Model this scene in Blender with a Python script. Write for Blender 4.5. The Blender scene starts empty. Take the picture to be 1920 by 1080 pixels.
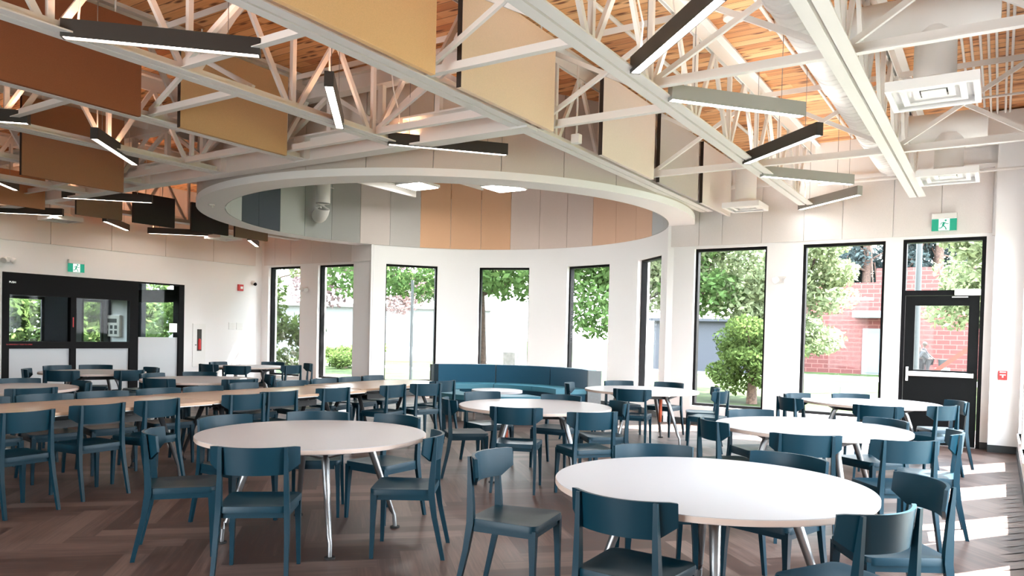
import bpy, bmesh, math, random
from mathutils import Vector, Matrix
R = math.radians
sc = bpy.context.scene
COL = sc.collection
random.seed(7)

# ------------------------------------------------------------------ camera
cam_d = bpy.data.cameras.new('camera')
cam = bpy.data.objects.new('camera', cam_d)
COL.objects.link(cam)
cam_d.sensor_fit = 'HORIZONTAL'
cam_d.sensor_width = 36.0
cam_d.lens = 1410.37 / 1920 * 36.0
cam_d.shift_y = 117.8 / 1920
cam_d.clip_start = 0.02
cam_d.clip_end = 400
_R = Vector((0.83883665, 0.54388183, 0.02335864))
_U = Vector((-0.03163776, 0.0058696, 0.99948217))
_F = Vector((-0.54346308, 0.83914129, -0.02213084))
cam.matrix_world = Matrix(((_R.x, _U.x, -_F.x, 0), (_R.y, _U.y, -_F.y, 0), (_R.z, _U.z, -_F.z, 1.4857), (0, 0, 0, 1)))
sc.camera = cam

# ------------------------------------------------------------------ sky, sun, exposure
world = bpy.data.worlds.new('sky')
sc.world = world
world.use_nodes = True
wn = world.node_tree
wn.nodes.clear()
wo = wn.nodes.new('ShaderNodeOutputWorld')
wb = wn.nodes.new('ShaderNodeBackground')
wr = wn.nodes.new('ShaderNodeValToRGB')
wt = wn.nodes.new('ShaderNodeTexCoord')
ws = wn.nodes.new('ShaderNodeSeparateXYZ')
wn.links.new(wt.outputs['Generated'], ws.inputs[0])
wn.links.new(ws.outputs['Z'], wr.inputs[0])
wr.color_ramp.elements[0].position = 0.0
wr.color_ramp.elements[0].color = (0.95, 0.98, 1.0, 1)
wr.color_ramp.elements[1].position = 0.7
wr.color_ramp.elements[1].color = (0.72, 0.87, 1.0, 1)
wn.links.new(wr.outputs[0], wb.inputs[0])
wb.inputs[1].default_value = 6.0
wn.links.new(wb.outputs[0], wo.inputs[0])

sun_d = bpy.data.lights.new('sun', 'SUN')
sun = bpy.data.objects.new('sun', sun_d)
COL.objects.link(sun)
sun_d.energy = 20
sun_d.angle = R(0.6)
sun_d.color = (1.0, 0.95, 0.88)
sun.rotation_euler = Vector((-0.68, -1.0, -1.7)).to_track_quat('-Z', 'Y').to_euler()
sun.location = (6, 20, 20)

sc.view_settings.view_transform = 'Standard'
sc.view_settings.look = 'None'
sc.view_settings.gamma = 1
sc.view_settings.use_curve_mapping = False
sc.view_settings.exposure = 2.0
sc.cycles.max_bounces = 9
sc.cycles.diffuse_bounces = 5
sc.cycles.glossy_bounces = 3
sc.cycles.transmission_bounces = 4
sc.cycles.transparent_max_bounces = 12
sc.cycles.use_denoising = True
sc.cycles.sample_clamp_indirect = 8
sc.cycles.caustics_reflective = False
sc.cycles.caustics_refractive = False


def portal(loc, size, look):
    d = bpy.data.lights.new('window_portal', 'AREA')
    o = bpy.data.objects.new('window_portal', d)
    COL.objects.link(o)
    d.shape = 'RECTANGLE'
    d.size, d.size_y = size
    d.cycles.is_portal = True
    o.location = loc
    o.rotation_euler = Vector(look).to_track_quat('-Z', 'Z').to_euler()


# ------------------------------------------------------------------ key dimensions of the hall
XL, XR, YB, YF = -15.86, 0.25, 12.65, -3.0
WT = 0.28                       # wall thickness
SILL, HEAD = 0.32, 3.035
BCX, BCY, BR, RO = -8.489, 10.985, 3.894, 4.33     # bay and drum circle
ZRING, ZDECK = 3.45, 4.62
ZJ = 3.58                       # underside of the joists
BACKWIN = [(-15.59, -14.42), (-13.80, -12.62), (-4.475, -3.25), (-2.695, -1.495)]
DOORX = (-1.256, -0.2)
BAYW = [141.2, 109.0, 76.8, 44.4]
BAYH = 8.9
RIGHTWIN = [(10.85, 12.05), (9.07, 10.27), (7.29, 8.49), (5.51, 6.71), (3.73, 4.93)]
for a, b in BACKWIN:
    portal(((a + b) / 2, YB + 0.2, (SILL + HEAD) / 2), (b - a, HEAD - SILL), (0, -1, 0))
for c in BAYW:
    u = Vector((math.cos(R(c)), math.sin(R(c)), 0))
    portal((BCX + u.x * (BR + .2), BCY + u.y * (BR + .2), (SILL + HEAD) / 2), (1.2, HEAD - SILL), -u)
FILLWIN = [(-5.2, -3.8), (-3.2, -1.8)]  # added openings behind the camera, put in for fill light
for a, b in FILLWIN:
    portal(((a + b) / 2, YF - .2, 1.7), (b - a, 2.9), (0, 1, 0))
for a, b in RIGHTWIN:
    portal((XR + 0.2, (a + b) / 2, (SILL + HEAD) / 2), (b - a, HEAD - SILL), (-1, 0, 0))


# ------------------------------------------------------------------ materials
def mat(name, color, rough=0.5, metal=0.0, spec=0.5, noise=None, bump=None, emit=None, sheen=0.0):
    m = bpy.data.materials.new(name)
    m.use_nodes = True
    nt = m.node_tree
    b = nt.nodes['Principled BSDF']
    b.inputs['Base Color'].default_value = (*color, 1)
    b.inputs['Roughness'].default_value = rough
    b.inputs['Metallic'].default_value = metal
    b.inputs['Specular IOR Level'].default_value = spec
    if sheen:
        b.inputs['Sheen Weight'].default_value = sheen
    if emit:
        b.inputs['Emission Color'].default_value = (*emit[0], 1)
        b.inputs['Emission Strength'].default_value = emit[1]
    if noise or bump:
        tc = nt.nodes.new('ShaderNodeTexCoord')
        nz = nt.nodes.new('ShaderNodeTexNoise')
        nz.inputs['Scale'].default_value = (noise or bump)[0]
        nz.inputs['Detail'].default_value = 4
        nt.links.new(tc.outputs['Object'], nz.inputs['Vector'])
        if noise:
            mx = nt.nodes.new('ShaderNodeMix')
            mx.data_type = 'RGBA'
            k = noise[1]
            mx.inputs['A'].default_value = (*[max(0, c * (1 - k)) for c in color], 1)
            mx.inputs['B'].default_value = (*[min(1, c * (1 + k)) for c in color], 1)
            mp = nt.nodes.new('ShaderNodeMapRange')
            mp.inputs['From Min'].default_value = 0.3
            mp.inputs['From Max'].default_value = 0.7
            nt.links.new(nz.outputs['Fac'], mp.inputs['Value'])
            nt.links.new(mp.outputs['Result'], mx.inputs['Factor'])
            nt.links.new(mx.outputs['Result'], b.inputs['Base Color'])
        if bump:
            bp = nt.nodes.new('ShaderNodeBump')
            bp.inputs['Strength'].default_value = bump[1]
            bp.inputs['Distance'].default_value = 0.01
            nt.links.new(nz.outputs['Fac'], bp.inputs['Height'])
            nt.links.new(bp.outputs['Normal'], b.inputs['Normal'])
    return m


def wood_deck():
    m = mat('pine_deck', (.6, .3, .12), 0.55)
    nt = m.node_tree
    N, L = nt.nodes.new, nt.links.new
    b = nt.nodes['Principled BSDF']
    tc = N('ShaderNodeTexCoord')
    sp = N('ShaderNodeSeparateXYZ')
    L(tc.outputs['Object'], sp.inputs[0])
    dv = N('ShaderNodeMath'); dv.operation = 'DIVIDE'; dv.inputs[1].default_value = 0.135
    L(sp.outputs['Y'], dv.inputs[0])
    fl = N('ShaderNodeMath'); fl.operation = 'FLOOR'
    L(dv.outputs[0], fl.inputs[0])
    fr = N('ShaderNodeMath'); fr.operation = 'FRACT'
    L(dv.outputs[0], fr.inputs[0])
    wn_ = N('ShaderNodeTexWhiteNoise'); wn_.noise_dimensions = '1D'
    L(fl.outputs[0], wn_.inputs['W'])
    # shift every board along its length
    mu = N('ShaderNodeMath'); mu.operation = 'MULTIPLY'; mu.inputs[1].default_value = 37.0
    L(wn_.outputs['Value'], mu.inputs[0])
    ad = N('ShaderNodeMath'); ad.operation = 'ADD'
    L(sp.outputs['X'], ad.inputs[0]); L(mu.outputs[0], ad.inputs[1])
    cb = N('ShaderNodeCombineXYZ')
    L(ad.outputs[0], cb.inputs['X']); L(sp.outputs['Y'], cb.inputs['Y'])
    # pieces along the board
    d2 = N('ShaderNodeMath'); d2.operation = 'DIVIDE'; d2.inputs[1].default_value = 2.6
    L(ad.outputs[0], d2.inputs[0])
    f2 = N('ShaderNodeMath'); f2.operation = 'FLOOR'
    L(d2.outputs[0], f2.inputs[0])
    cb2 = N('ShaderNodeCombineXYZ')
    L(f2.outputs[0], cb2.inputs['X']); L(fl.outputs[0], cb2.inputs['Y'])
    w2 = N('ShaderNodeTexWhiteNoise'); w2.noise_dimensions = '2D'
    L(cb2.outputs[0], w2.inputs['Vector'])
    mpg = N('ShaderNodeMapping'); mpg.inputs['Scale'].default_value = (1.6, 34, 1)
    L(cb.outputs[0], mpg.inputs['Vector'])
    gr = N('ShaderNodeTexNoise'); gr.inputs['Scale'].default_value = 1.0; gr.inputs['Detail'].default_value = 5
    gr.inputs['Distortion'].default_value = 0.6
    L(mpg.outputs[0], gr.inputs['Vector'])
    s1 = N('ShaderNodeMath'); s1.operation = 'MULTIPLY_ADD'; s1.inputs[1].default_value = 0.55
    L(gr.outputs['Fac'], s1.inputs[0])
    s2 = N('ShaderNodeMath'); s2.operation = 'MULTIPLY'; s2.inputs[1].default_value = 0.5
    L(w2.outputs['Value'], s2.inputs[0]); L(s2.outputs[0], s1.inputs[2])
    rp = N('ShaderNodeValToRGB')
    e = rp.color_ramp.elements
    e[0].position = 0.15; e[0].color = (.42, .13, .035, 1)
    e[1].position = 0.85; e[1].color = (.86, .54, .27, 1)
    x = rp.color_ramp.elements.new(0.5); x.color = (.74, .37, .15, 1)
    L(s1.outputs[0], rp.inputs[0])
    # knots
    mpk = N('ShaderNodeMapping'); mpk.inputs['Scale'].default_value = (2.2, 7.4, 1)
    L(cb.outputs[0], mpk.inputs['Vector'])
    vo = N('ShaderNodeTexVoronoi'); vo.inputs['Scale'].default_value = 1.0; vo.voronoi_dimensions = '2D'
    L(mpk.outputs[0], vo.inputs['Vector'])
    kr = N('ShaderNodeMapRange'); kr.inputs['From Min'].default_value = 0.07; kr.inputs['From Max'].default_value = 0.2
    L(vo.outputs['Distance'], kr.inputs['Value'])
    mk = N('ShaderNodeMix'); mk.data_type = 'RGBA'; mk.inputs['A'].default_value = (.16, .045, .012, 1)
    L(kr.outputs['Result'], mk.inputs['Factor']); L(rp.outputs[0], mk.inputs['B'])
    # open joints
    a1 = N('ShaderNodeMath'); a1.operation = 'GREATER_THAN'; a1.inputs[1].default_value = 0.055
    L(fr.outputs[0], a1.inputs[0])
    mj = N('ShaderNodeMix'); mj.data_type = 'RGBA'; mj.inputs['A'].default_value = (.12, .035, .01, 1)
    L(a1.outputs[0], mj.inputs['Factor']); L(mk.outputs['Result'], mj.inputs['B'])
    L(mj.outputs['Result'], b.inputs['Base Color'])
    return m


def wood_floor():
    m = mat('plank_floor', (.1, .07, .055), 0.34, spec=.5)
    nt = m.node_tree
    N, L = nt.nodes.new, nt.links.new
    b = nt.nodes['Principled BSDF']
    uv = N('ShaderNodeUVMap'); uv.uv_map = 'plank'
    at = N('ShaderNodeAttribute'); at.attribute_name = 'tone'
    mp = N('ShaderNodeMapping'); mp.inputs['Scale'].default_value = (2.2, 42, 1)
    L(uv.outputs[0], mp.inputs['Vector'])
    nz = N('ShaderNodeTexNoise'); nz.inputs['Scale'].default_value = 1; nz.inputs['Detail'].default_value = 6
    nz.inputs['Distortion'].default_value = 0.8
    L(mp.outputs[0], nz.inputs['Vector'])
    s = N('ShaderNodeMath'); s.operation = 'MULTIPLY_ADD'; s.inputs[1].default_value = 0.8
    h = N('ShaderNodeMath'); h.operation = 'MULTIPLY'; h.inputs[1].default_value = 0.42
    L(at.outputs['Fac'], h.inputs[0]); L(nz.outputs['Fac'], s.inputs[0]); L(h.outputs[0], s.inputs[2])
    rp = N('ShaderNodeValToRGB')
    e = rp.color_ramp.elements
    e[0].position = 0.2; e[0].color = (.017, .007, .005, 1)
    e[1].position = 0.85; e[1].color = (.175, .118, .099, 1)
    x = e.new(0.52); x.color = (.066, .034, .027, 1)
    L(s.outputs[0], rp.inputs[0]); L(rp.outputs[0], b.inputs['Base Color'])
    rr = N('ShaderNodeMapRange'); rr.inputs['To Min'].default_value = 0.34; rr.inputs['To Max'].default_value = 0.55
    L(nz.outputs['Fac'], rr.inputs['Value']); L(rr.outputs['Result'], b.inputs['Roughness'])
    return m


def wood_top():
    m = mat('oak_laminate', (.5, .3, .18), 0.28)
    nt = m.node_tree
    N, L = nt.nodes.new, nt.links.new
    b = nt.nodes['Principled BSDF']
    tc = N('ShaderNodeTexCoord')
    mp = N('ShaderNodeMapping'); mp.inputs['Scale'].default_value = (30, 1.2, 1)
    L(tc.outputs['Object'], mp.inputs['Vector'])
    nz = N('ShaderNodeTexNoise'); nz.inputs['Scale'].default_value = 1; nz.inputs['Detail'].default_value = 5
    L(mp.outputs[0], nz.inputs['Vector'])
    rp = N('ShaderNodeValToRGB')
    e = rp.color_ramp.elements
    e[0].position = 0.3; e[0].color = (.44, .27, .17, 1)
    e[1].position = 0.7; e[1].color = (.62, .44, .31, 1)
    L(nz.outputs['Fac'], rp.inputs[0]); L(rp.outputs[0], b.inputs['Base Color'])
    return m


def glass_mat(name='window_glass', tint=(1, 1, 1), refl=0.06):
    m = bpy.data.materials.new(name)
    m.use_nodes = True
    nt = m.node_tree
    nt.nodes.clear()
    o = nt.nodes.new('ShaderNodeOutputMaterial')
    t = nt.nodes.new('ShaderNodeBsdfTransparent'); t.inputs[0].default_value = (*tint, 1)
    g = nt.nodes.new('ShaderNodeBsdfGlossy'); g.inputs['Roughness'].default_value = 0.02
    f = nt.nodes.new('ShaderNodeLayerWeight'); f.inputs[0].default_value = 0.25
    mr = nt.nodes.new('ShaderNodeMapRange'); mr.inputs['To Min'].default_value = refl * .03; mr.inputs['To Max'].default_value = refl * 1.2
    x = nt.nodes.new('ShaderNodeMixShader')
    nt.links.new(f.outputs['Fresnel'], mr.inputs['Value'])
    nt.links.new(mr.outputs['Result'], x.inputs[0])
    nt.links.new(t.outputs[0], x.inputs[1]); nt.links.new(g.outputs[0], x.inputs[2])
    nt.links.new(x.outputs[0], o.inputs[0])
    return m


def brick_mat():
    m = mat('red_brick', (.3, .08, .06), 0.8)
    nt = m.node_tree
    b = nt.nodes['Principled BSDF']
    tc = nt.nodes.new('ShaderNodeTexCoord')
    mp = nt.nodes.new('ShaderNodeMapping'); mp.inputs['Rotation'].default_value = (R(90), 0, 0)
    br = nt.nodes.new('ShaderNodeTexBrick')
    br.inputs['Color1'].default_value = (.110, .028, .024, 1); br.inputs['Color2'].default_value = (.090, .024, .020, 1)
    br.inputs['Mortar'].default_value = (.16, .07, .06, 1)
    br.inputs['Scale'].default_value = 1.0; br.inputs['Brick Width'].default_value = .6; br.inputs['Row Height'].default_value = .24
    br.inputs['Mortar Size'].default_value = .02
    nt.links.new(tc.outputs['Object'], mp.inputs['Vector']); nt.links.new(mp.outputs[0], br.inputs['Vector'])
    nt.links.new(br.outputs['Color'], b.inputs['Base Color'])
    return m


def leaf_mat(name, c):
    m = bpy.data.materials.new(name)
    m.use_nodes = True
    nt = m.node_tree
    nt.nodes.clear()
    o = nt.nodes.new('ShaderNodeOutputMaterial')
    d = nt.nodes.new('ShaderNodeBsdfDiffuse')
    t = nt.nodes.new('ShaderNodeBsdfTranslucent')
    x = nt.nodes.new('ShaderNodeMixShader'); x.inputs[0].default_value = 0.4
    at = nt.nodes.new('ShaderNodeAttribute'); at.attribute_name = 'tone'
    rp = nt.nodes.new('ShaderNodeValToRGB')
    rp.color_ramp.elements[0].color = (*[k * .55 for k in c], 1)
    rp.color_ramp.elements[1].color = (*[min(1, k * 1.6) for k in c], 1)
    nt.links.new(at.outputs['Fac'], rp.inputs[0])
    nt.links.new(rp.outputs[0], d.inputs[0]); nt.links.new(rp.outputs[0], t.inputs[0])
    nt.links.new(d.outputs[0], x.inputs[1]); nt.links.new(t.outputs[0], x.inputs[2])
    nt.links.new(x.outputs[0], o.inputs[0])
    return m


M = dict(
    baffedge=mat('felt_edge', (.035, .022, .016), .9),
    wall=mat('white_paint', (.85, .848, .845), .7, spec=.25),
    band=mat('acoustic_band', (.74, .70, .68), .9, spec=.1, noise=(160, .04)),
    deck=wood_deck(), floor=wood_floor(), oak=wood_top(),
    steel=mat('white_steel', (.76, .74, .71), .45, spec=.4),
    galv=mat('white_duct', (.77, .76, .74), .42, spec=.5),
    black=mat('black_frame', (.006, .006, .007), .5, spec=.1),
    blackdoor=mat('black_door', (.004, .0045, .005), .5, spec=.12),
    base=mat('charcoal_base', (.035, .042, .045), .6),
    teal=mat('teal_plastic', (.0012, .028, .047), .42, spec=.3, bump=(900, .04)),
    white=mat('white_laminate', (.49, .485, .505), .4, spec=.35),
    edge=mat('table_edge', (.62, .50, .43), .5),
    alu=mat('cast_aluminium', (.36, .37, .38), .36, metal=1.0),
    dark=mat('dark_steel', (.03, .032, .035), .45),
    rubber=mat('black_rubber', (.012, .012, .012), .7),
    orange=mat('orange_plain', (.50, .075, .02), .6),
    sofa=mat('teal_upholstery', (.010, .062, .105), .85, spec=.2, noise=(420, .55), sheen=.25),
    sofaseat=mat('teal_vinyl', (.05, .20, .27), .5, spec=.4),
    sofaend=mat('speckled_fabric', (.16, .19, .20), .9, noise=(300, .7)),
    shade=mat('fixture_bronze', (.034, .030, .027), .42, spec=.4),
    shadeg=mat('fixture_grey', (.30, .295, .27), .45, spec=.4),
    glow=mat('led_strip', (.9, .9, .9), .5, emit=((1.0, .84, .72), 6.0)),
    up=mat('fill_uplight', (.9, .9, .9), .5, emit=((1.0, .50, .28), 9.0)),  # warm upward glow added to the pendants to light the deck
    panelfill=mat('panel_fill_glow', (.9, .9, .9), .5, emit=((1.0, .97, .94), 13.0)),  # glow added to brighten the bay and drum
    cord=mat('white_cord', (.8, .78, .75), .5),
    glowc=mat('led_strip_cool', (.9, .9, .9), .5, emit=((1.0, .96, .93), 9.0)),
    upc=mat('fill_uplight_cool', (.9, .9, .9), .5, emit=((1.0, .95, .90), 9.0)),  # neutral upward glow added to lift deck and joists
    soffit=mat('soffit_lifted_white', (.92, .915, .91), .7, spec=.25),  # wall white made lighter to stand in for floor bounce light
    post=mat('grey_post', (.028, .032, .033), .6),
    wire=mat('steel_wire', (.25, .25, .25), .4, metal=1.0),
    frost=mat('frosted_film', (.62, .66, .69), .6, spec=.3),
    glass=glass_mat(), dglass=glass_mat('door_glass', (.93, .96, .96), .07),
    chrome=mat('brushed_bar', (.66, .66, .66), .3, metal=1.0),
    red=mat('alarm_red', (.55, .02, .02), .4),
    green=mat('exit_green', (.0, .16, .095), .5, emit=((.0, .25, .15), .25)),
    paper=mat('sign_white', (.85, .87, .85), .5, emit=((.9, 1.0, .95), .25)),
    plasticw=mat('white_plastic', (.8, .8, .78), .4),
    beige=mat('panel_beige', (.62, .58, .52), .5),
    grille=mat('diffuser_white', (.82, .81, .80), .4),
    hole=mat('diffuser_throat', (.05, .05, .045), .8),
    lawn=mat('lawn_grass', (.030, .048, .014), .95, spec=.1, noise=(1.2, .45)),
    path=mat('pale_concrete', (.24, .23, .215), .9, noise=(3, .1)),
    brick=brick_mat(),
    pale=mat('pale_siding', (.15, .162, .168), .8),
    grey=mat('grey_siding', (.030, .033, .042), .8),
    bark=mat('tree_bark', (.085, .055, .042), .95, noise=(14, .5), bump=(14, .6)),
    leafg=leaf_mat('maple_leaf', (.085, .145, .050)),
    leafy=leaf_mat('light_leaf', (.19, .225, .125)),
    leafd=leaf_mat('bush_leaf', (.085, .125, .04)),
    leafp=leaf_mat('purple_leaf', (.17, .12, .12)),
    pine=leaf_mat('pine_needle', (.055, .075, .075)),
    stone=mat('grey_stone', (.25, .24, .23), .9, noise=(9, .2)),
    skin=mat('skin', (.045, .024, .017), .6),
    shirt=mat('grey_shirt', (.013, .015, .0165), .8),
    trousers=mat('dark_trousers', (.0022, .0022, .003), .85),
    navy=mat('navy_shirt', (.003, .0035, .006), .85),
    hair=mat('light_hair', (.035, .029, .022), .8),
    boom=mat('orange_paint', (.085, .014, .005), .45),
    bluew=mat('pale_window', (.12, .16, .185), .6),
)


def felt(name, c):
    return mat('felt_' + name, c, .95, spec=.05, noise=(340, .10))


# ------------------------------------------------------------------ mesh helpers
class MB:
    def __init__(s):
        s.bm = bmesh.new()

    def box(s, x0, x1, y0, y1, z0, z1, mx=None, bevel=0):
        vs = [s.bm.verts.new((x, y, z)) for z in (z0, z1) for y in (y0, y1) for x in (x0, x1)]
        fs = [s.bm.faces.new([vs[i] for i in f]) for f in ((0, 2, 3, 1), (4, 5, 7, 6), (0, 1, 5, 4), (2, 6, 7, 3), (0, 4, 6, 2), (1, 3, 7, 5))]
        if bevel:
            es = {e for f in fs for e in f.edges}
            r = bmesh.ops.bevel(s.bm, geom=list(es), offset=bevel, segments=2, affect='EDGES', profile=.5)
            vs = list({v for f in r['faces'] for v in f.verts} | {v for v in vs if v.is_valid})
        if mx is not None:
            for v in vs:
                v.co = mx @ v.co
        return s

    def prism(s, pts, z0, z1, bevel=0, mx=None):
        a = [s.bm.verts.new((x, y, z0)) for x, y in pts]
        b = [s.bm.verts.new((x, y, z1)) for x, y in pts]
        n = len(pts)
        lo = s.bm.faces.new(a[::-1]); hi = s.bm.faces.new(b)
        fs = [lo, hi] + [s.bm.faces.new((a[i], a[(i + 1) % n], b[(i + 1) % n], b[i])) for i in range(n)]
        vs = a + b
        if bevel:
            r = bmesh.ops.bevel(s.bm, geom=list(hi.edges) + list(lo.edges), offset=bevel, segments=2, affect='EDGES', profile=.5)
            vs = list({v for f in r['faces'] for v in f.verts} | {v for v in vs if v.is_valid})
        if mx is not None:
            for v in vs:
                v.co = mx @ v.co
        return s

    def tube(s, pts, rad, n=10, cap=True):
        pts = [Vector(p) for p in pts]
        rads = rad if isinstance(rad, (list, tuple)) else [rad] * len(pts)
        rings = []
        for i, p in enumerate(pts):
            d = (pts[min(i + 1, len(pts) - 1)] - pts[max(i - 1, 0)]).normalized()
            ref = Vector((0, 0, 1)) if abs(d.z) < .95 else Vector((1, 0, 0))
            u = d.cross(ref).normalized(); w = d.cross(u)
            rings.append([s.bm.verts.new(p + (u * math.cos(t) + w * math.sin(t)) * rads[i]) for t in [2 * math.pi * k / n for k in range(n)]])
        for a, b in zip(rings, rings[1:]):
            for k in range(n):
                s.bm.faces.new((a[k], a[(k + 1) % n], b[(k + 1) % n], b[k]))
        if cap:
            s.bm.faces.new(rings[0][::-1]); s.bm.faces.new(rings[-1])
        return s

    def bar(s, p, q, w, h, up=(0, 0, 1)):
        """square bar from p to q, w across and h along up"""
        p, q = Vector(p), Vector(q)
        d = (q - p).normalized()
        u = d.cross(Vector(up))
        if u.length < 1e-4:
            u = d.cross(Vector((1, 0, 0)))
        u.normalize(); v = u.cross(d)
        c = [(-.5, -.5), (.5, -.5), (.5, .5), (-.5, .5)]
        a = [s.bm.verts.new(p + u * (x * w) + v * (y * h)) for x, y in c]
        b = [s.bm.verts.new(q + u * (x * w) + v * (y * h)) for x, y in c]
        for i in range(4):
            s.bm.faces.new((a[i], a[(i + 1) % 4], b[(i + 1) % 4], b[i]))
        s.bm.faces.new(a[::-1]); s.bm.faces.new(b)
        return s

    def sweep(s, secs):
        """secs: list of rectangular sections (4 points each)"""
        rs = [[s.bm.verts.new(p) for p in sec] for sec in secs]
        for a, b in zip(rs, rs[1:]):
            for i in range(4):
                s.bm.faces.new((a[i], a[(i + 1) % 4], b[(i + 1) % 4], b[i]))
        s.bm.faces.new(rs[0][::-1]); s.bm.faces.new(rs[-1])
        return s

    def arc(s, cx, cy, r0, r1, a0, a1, z0, z1, n=None):
        n = n or max(2, int(abs(a1 - a0) / 3))
        rows = []
        for k in range(n + 1):
            a = R(a0 + (a1 - a0) * k / n)
            c, q = math.cos(a), math.sin(a)
            rows.append([s.bm.verts.new((cx + c * r, cy + q * r, z)) for r, z in ((r0, z0), (r1, z0), (r1, z1), (r0, z1))])
        for a, b in zip(rows, rows[1:]):
            for i in range(4):
                s.bm.faces.new((a[i], a[(i + 1) % 4], b[(i + 1) % 4], b[i]))
        s.bm.faces.new(rows[0][::-1]); s.bm.faces.new(rows[-1])
        return s

    def mesh(s, name, m, smooth=False):
        bmesh.ops.recalc_face_normals(s.bm, faces=s.bm.faces)
        me = bpy.data.meshes.new(name)
        s.bm.to_mesh(me); s.bm.free()
        me.materials.append(m)
        if smooth:
            for p in me.polygons:
                p.use_smooth = True
            me.set_sharp_from_angle(angle=R(smooth if smooth is not True else 35))
        return me

    def build(s, name, m, parent=None, smooth=False, loc=None):
        o = bpy.data.objects.new(name, s.mesh(name, m, smooth))
        COL.objects.link(o)
        o.parent = parent
        if loc:
            o.location = loc
        return o


def tag(o, label, cat, group=None):
    o['label'] = label
    o['category'] = cat
    if group:
        o['group'] = group
    return o


def empty(name, loc=(0, 0, 0), rz=0):
    o = bpy.data.objects.new(name, None)
    COL.objects.link(o)
    o.location = loc
    o.rotation_euler = (0, 0, rz)
    o.empty_display_size = .1
    return o


def structure(o):
    o['kind'] = 'structure'
    return o


KIDS = {}


def copy_tree(o, parent=None):
    c = o.copy()
    COL.objects.link(c)
    c.parent = parent
    for ch in o.children:
        copy_tree(ch, c)
    return c


def ngon(r, n=64, cx=0, cy=0):
    return [(cx + r * math.cos(2 * math.pi * k / n), cy + r * math.sin(2 * math.pi * k / n)) for k in range(n)]


# ================================================================== ROOM SHELL
# floor: herringbone planks, one mesh, each plank with its own tone
def make_floor():
    Lp, Wp = 0.96, 0.16
    rot = R(45)
    verts, faces, tones, uvs = [], [], [], []
    x0, x1, y0, y1 = XL - 3.2, XR + .3, YF - .1, 15.3
    c, s = math.cos(rot), math.sin(rot)
    rnd = random.Random(3)

    def add(ox, oy, w, h, vert):
        mx, my = ox + w / 2, oy + h / 2
        X, Y = mx * c - my * s - 8, mx * s + my * c + 6
        if not (x0 - 1 < X < x1 + 1 and y0 - 1 < Y < y1 + 1):
            return
        b = len(verts)
        t = rnd.random()
        off = rnd.random() * 50
        for px, py in ((0, 0), (w, 0), (w, h), (0, h)):
            qx, qy = ox + px, oy + py
            verts.append((min(x1, max(x0, qx * c - qy * s - 8)), min(y1, max(y0, qx * s + qy * c + 6)), 0))
            uvs.append((py + off, px) if vert else (px + off, py))
        faces.append((b, b + 1, b + 2, b + 3)); tones.append(t)
    for i in range(-110, 111):
        for j in range(-20, 21):
            add(i * Wp + j * Lp, i * Wp - j * Lp, Lp, Wp, False)
            add(i * Wp + j * Lp + Lp, i * Wp - j * Lp + Wp - Lp, Wp, Lp, True)
    me = bpy.data.meshes.new('floor')
    me.from_pydata(verts, [], faces)
    ul = me.uv_layers.new(name='plank')
    for li, loop in enumerate(me.loops):
        ul.data[li].uv = uvs[loop.vertex_index]
    at = me.attributes.new('tone', 'FLOAT', 'FACE')
    for k, t in enumerate(tones):
        at.data[k].value = t
    me.materials.append(M['floor'])
    o = bpy.data.objects.new('floor', me)
    COL.objects.link(o)
    structure(o)


make_floor()
structure(MB().box(XL - 3.2, XR + .3, YF - .3, 15.3, -.25, -.012).build('floor_slab', M['path']))

def make_ceiling():
    bm = bmesh.new()
    out = [(XL - 3.4, YF - .5), (XR + .9, YF - .5), (XR + .9, YB + 1.33), (-3.6, YB + 1.33)]
    a = 27
    while a <= 153:
        out.append((BCX + (BR + 1.2) * math.cos(R(a)), BCY + (BR + 1.2) * math.sin(R(a))))
        a += 6
    out += [(-13.4, YB + 1.33), (XL - 3.4, YB + 1.33)]
    es = []
    for loop in (out, ngon(BR + .02, 72, BCX, BCY)):
        vs = [bm.verts.new((x, y, ZDECK)) for x, y in loop]
        es += [bm.edges.new((vs[i], vs[(i + 1) % len(vs)])) for i in range(len(vs))]
    r = bmesh.ops.triangle_fill(bm, edges=es, use_beauty=True)
    fs = [f for f in bm.faces]
    r = bmesh.ops.extrude_face_region(bm, geom=fs)
    for v in [g for g in r['geom'] if isinstance(g, bmesh.types.BMVert)]:
        v.co.z += .2
    bmesh.ops.recalc_face_normals(bm, faces=bm.faces)
    me = bpy.data.meshes.new('ceiling')
    bm.to_mesh(me); bm.free()
    me.materials.append(M['deck'])
    o = bpy.data.objects.new('ceiling', me)
    COL.objects.link(o)
    structure(o)


make_ceiling()

# back wall: piers, sills and heads around the openings
wb_ = MB()
Y0, Y1 = YB, YB + WT
edges = [XL - .3] + [v for w in BACKWIN[:2] for v in w] + [-12.0]
for a, b in ((edges[0], edges[1]), (edges[2], edges[3]), (edges[4], edges[5])):
    wb_.box(a, b, Y0, Y1, 0, HEAD)
for a, b in BACKWIN[:2]:
    wb_.box(a, b, Y0, Y1, 0, SILL)
wb_.box(XL - .3, -12.0, Y0, Y1, HEAD, ZDECK)
for a, b in ((-4.97, -4.475), (-3.25, -2.695), (-1.495, DOORX[0]), (DOORX[1], XR + WT)):
    wb_.box(a, b, Y0, Y1, 0, HEAD)
for a, b in BACKWIN[2:]:
    wb_.box(a, b, Y0, Y1, 0, SILL)
wb_.box(-4.97, XR + WT, Y0, Y1, HEAD, ZDECK)
structure(wb_.build('wall_back', M['wall']))

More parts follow.
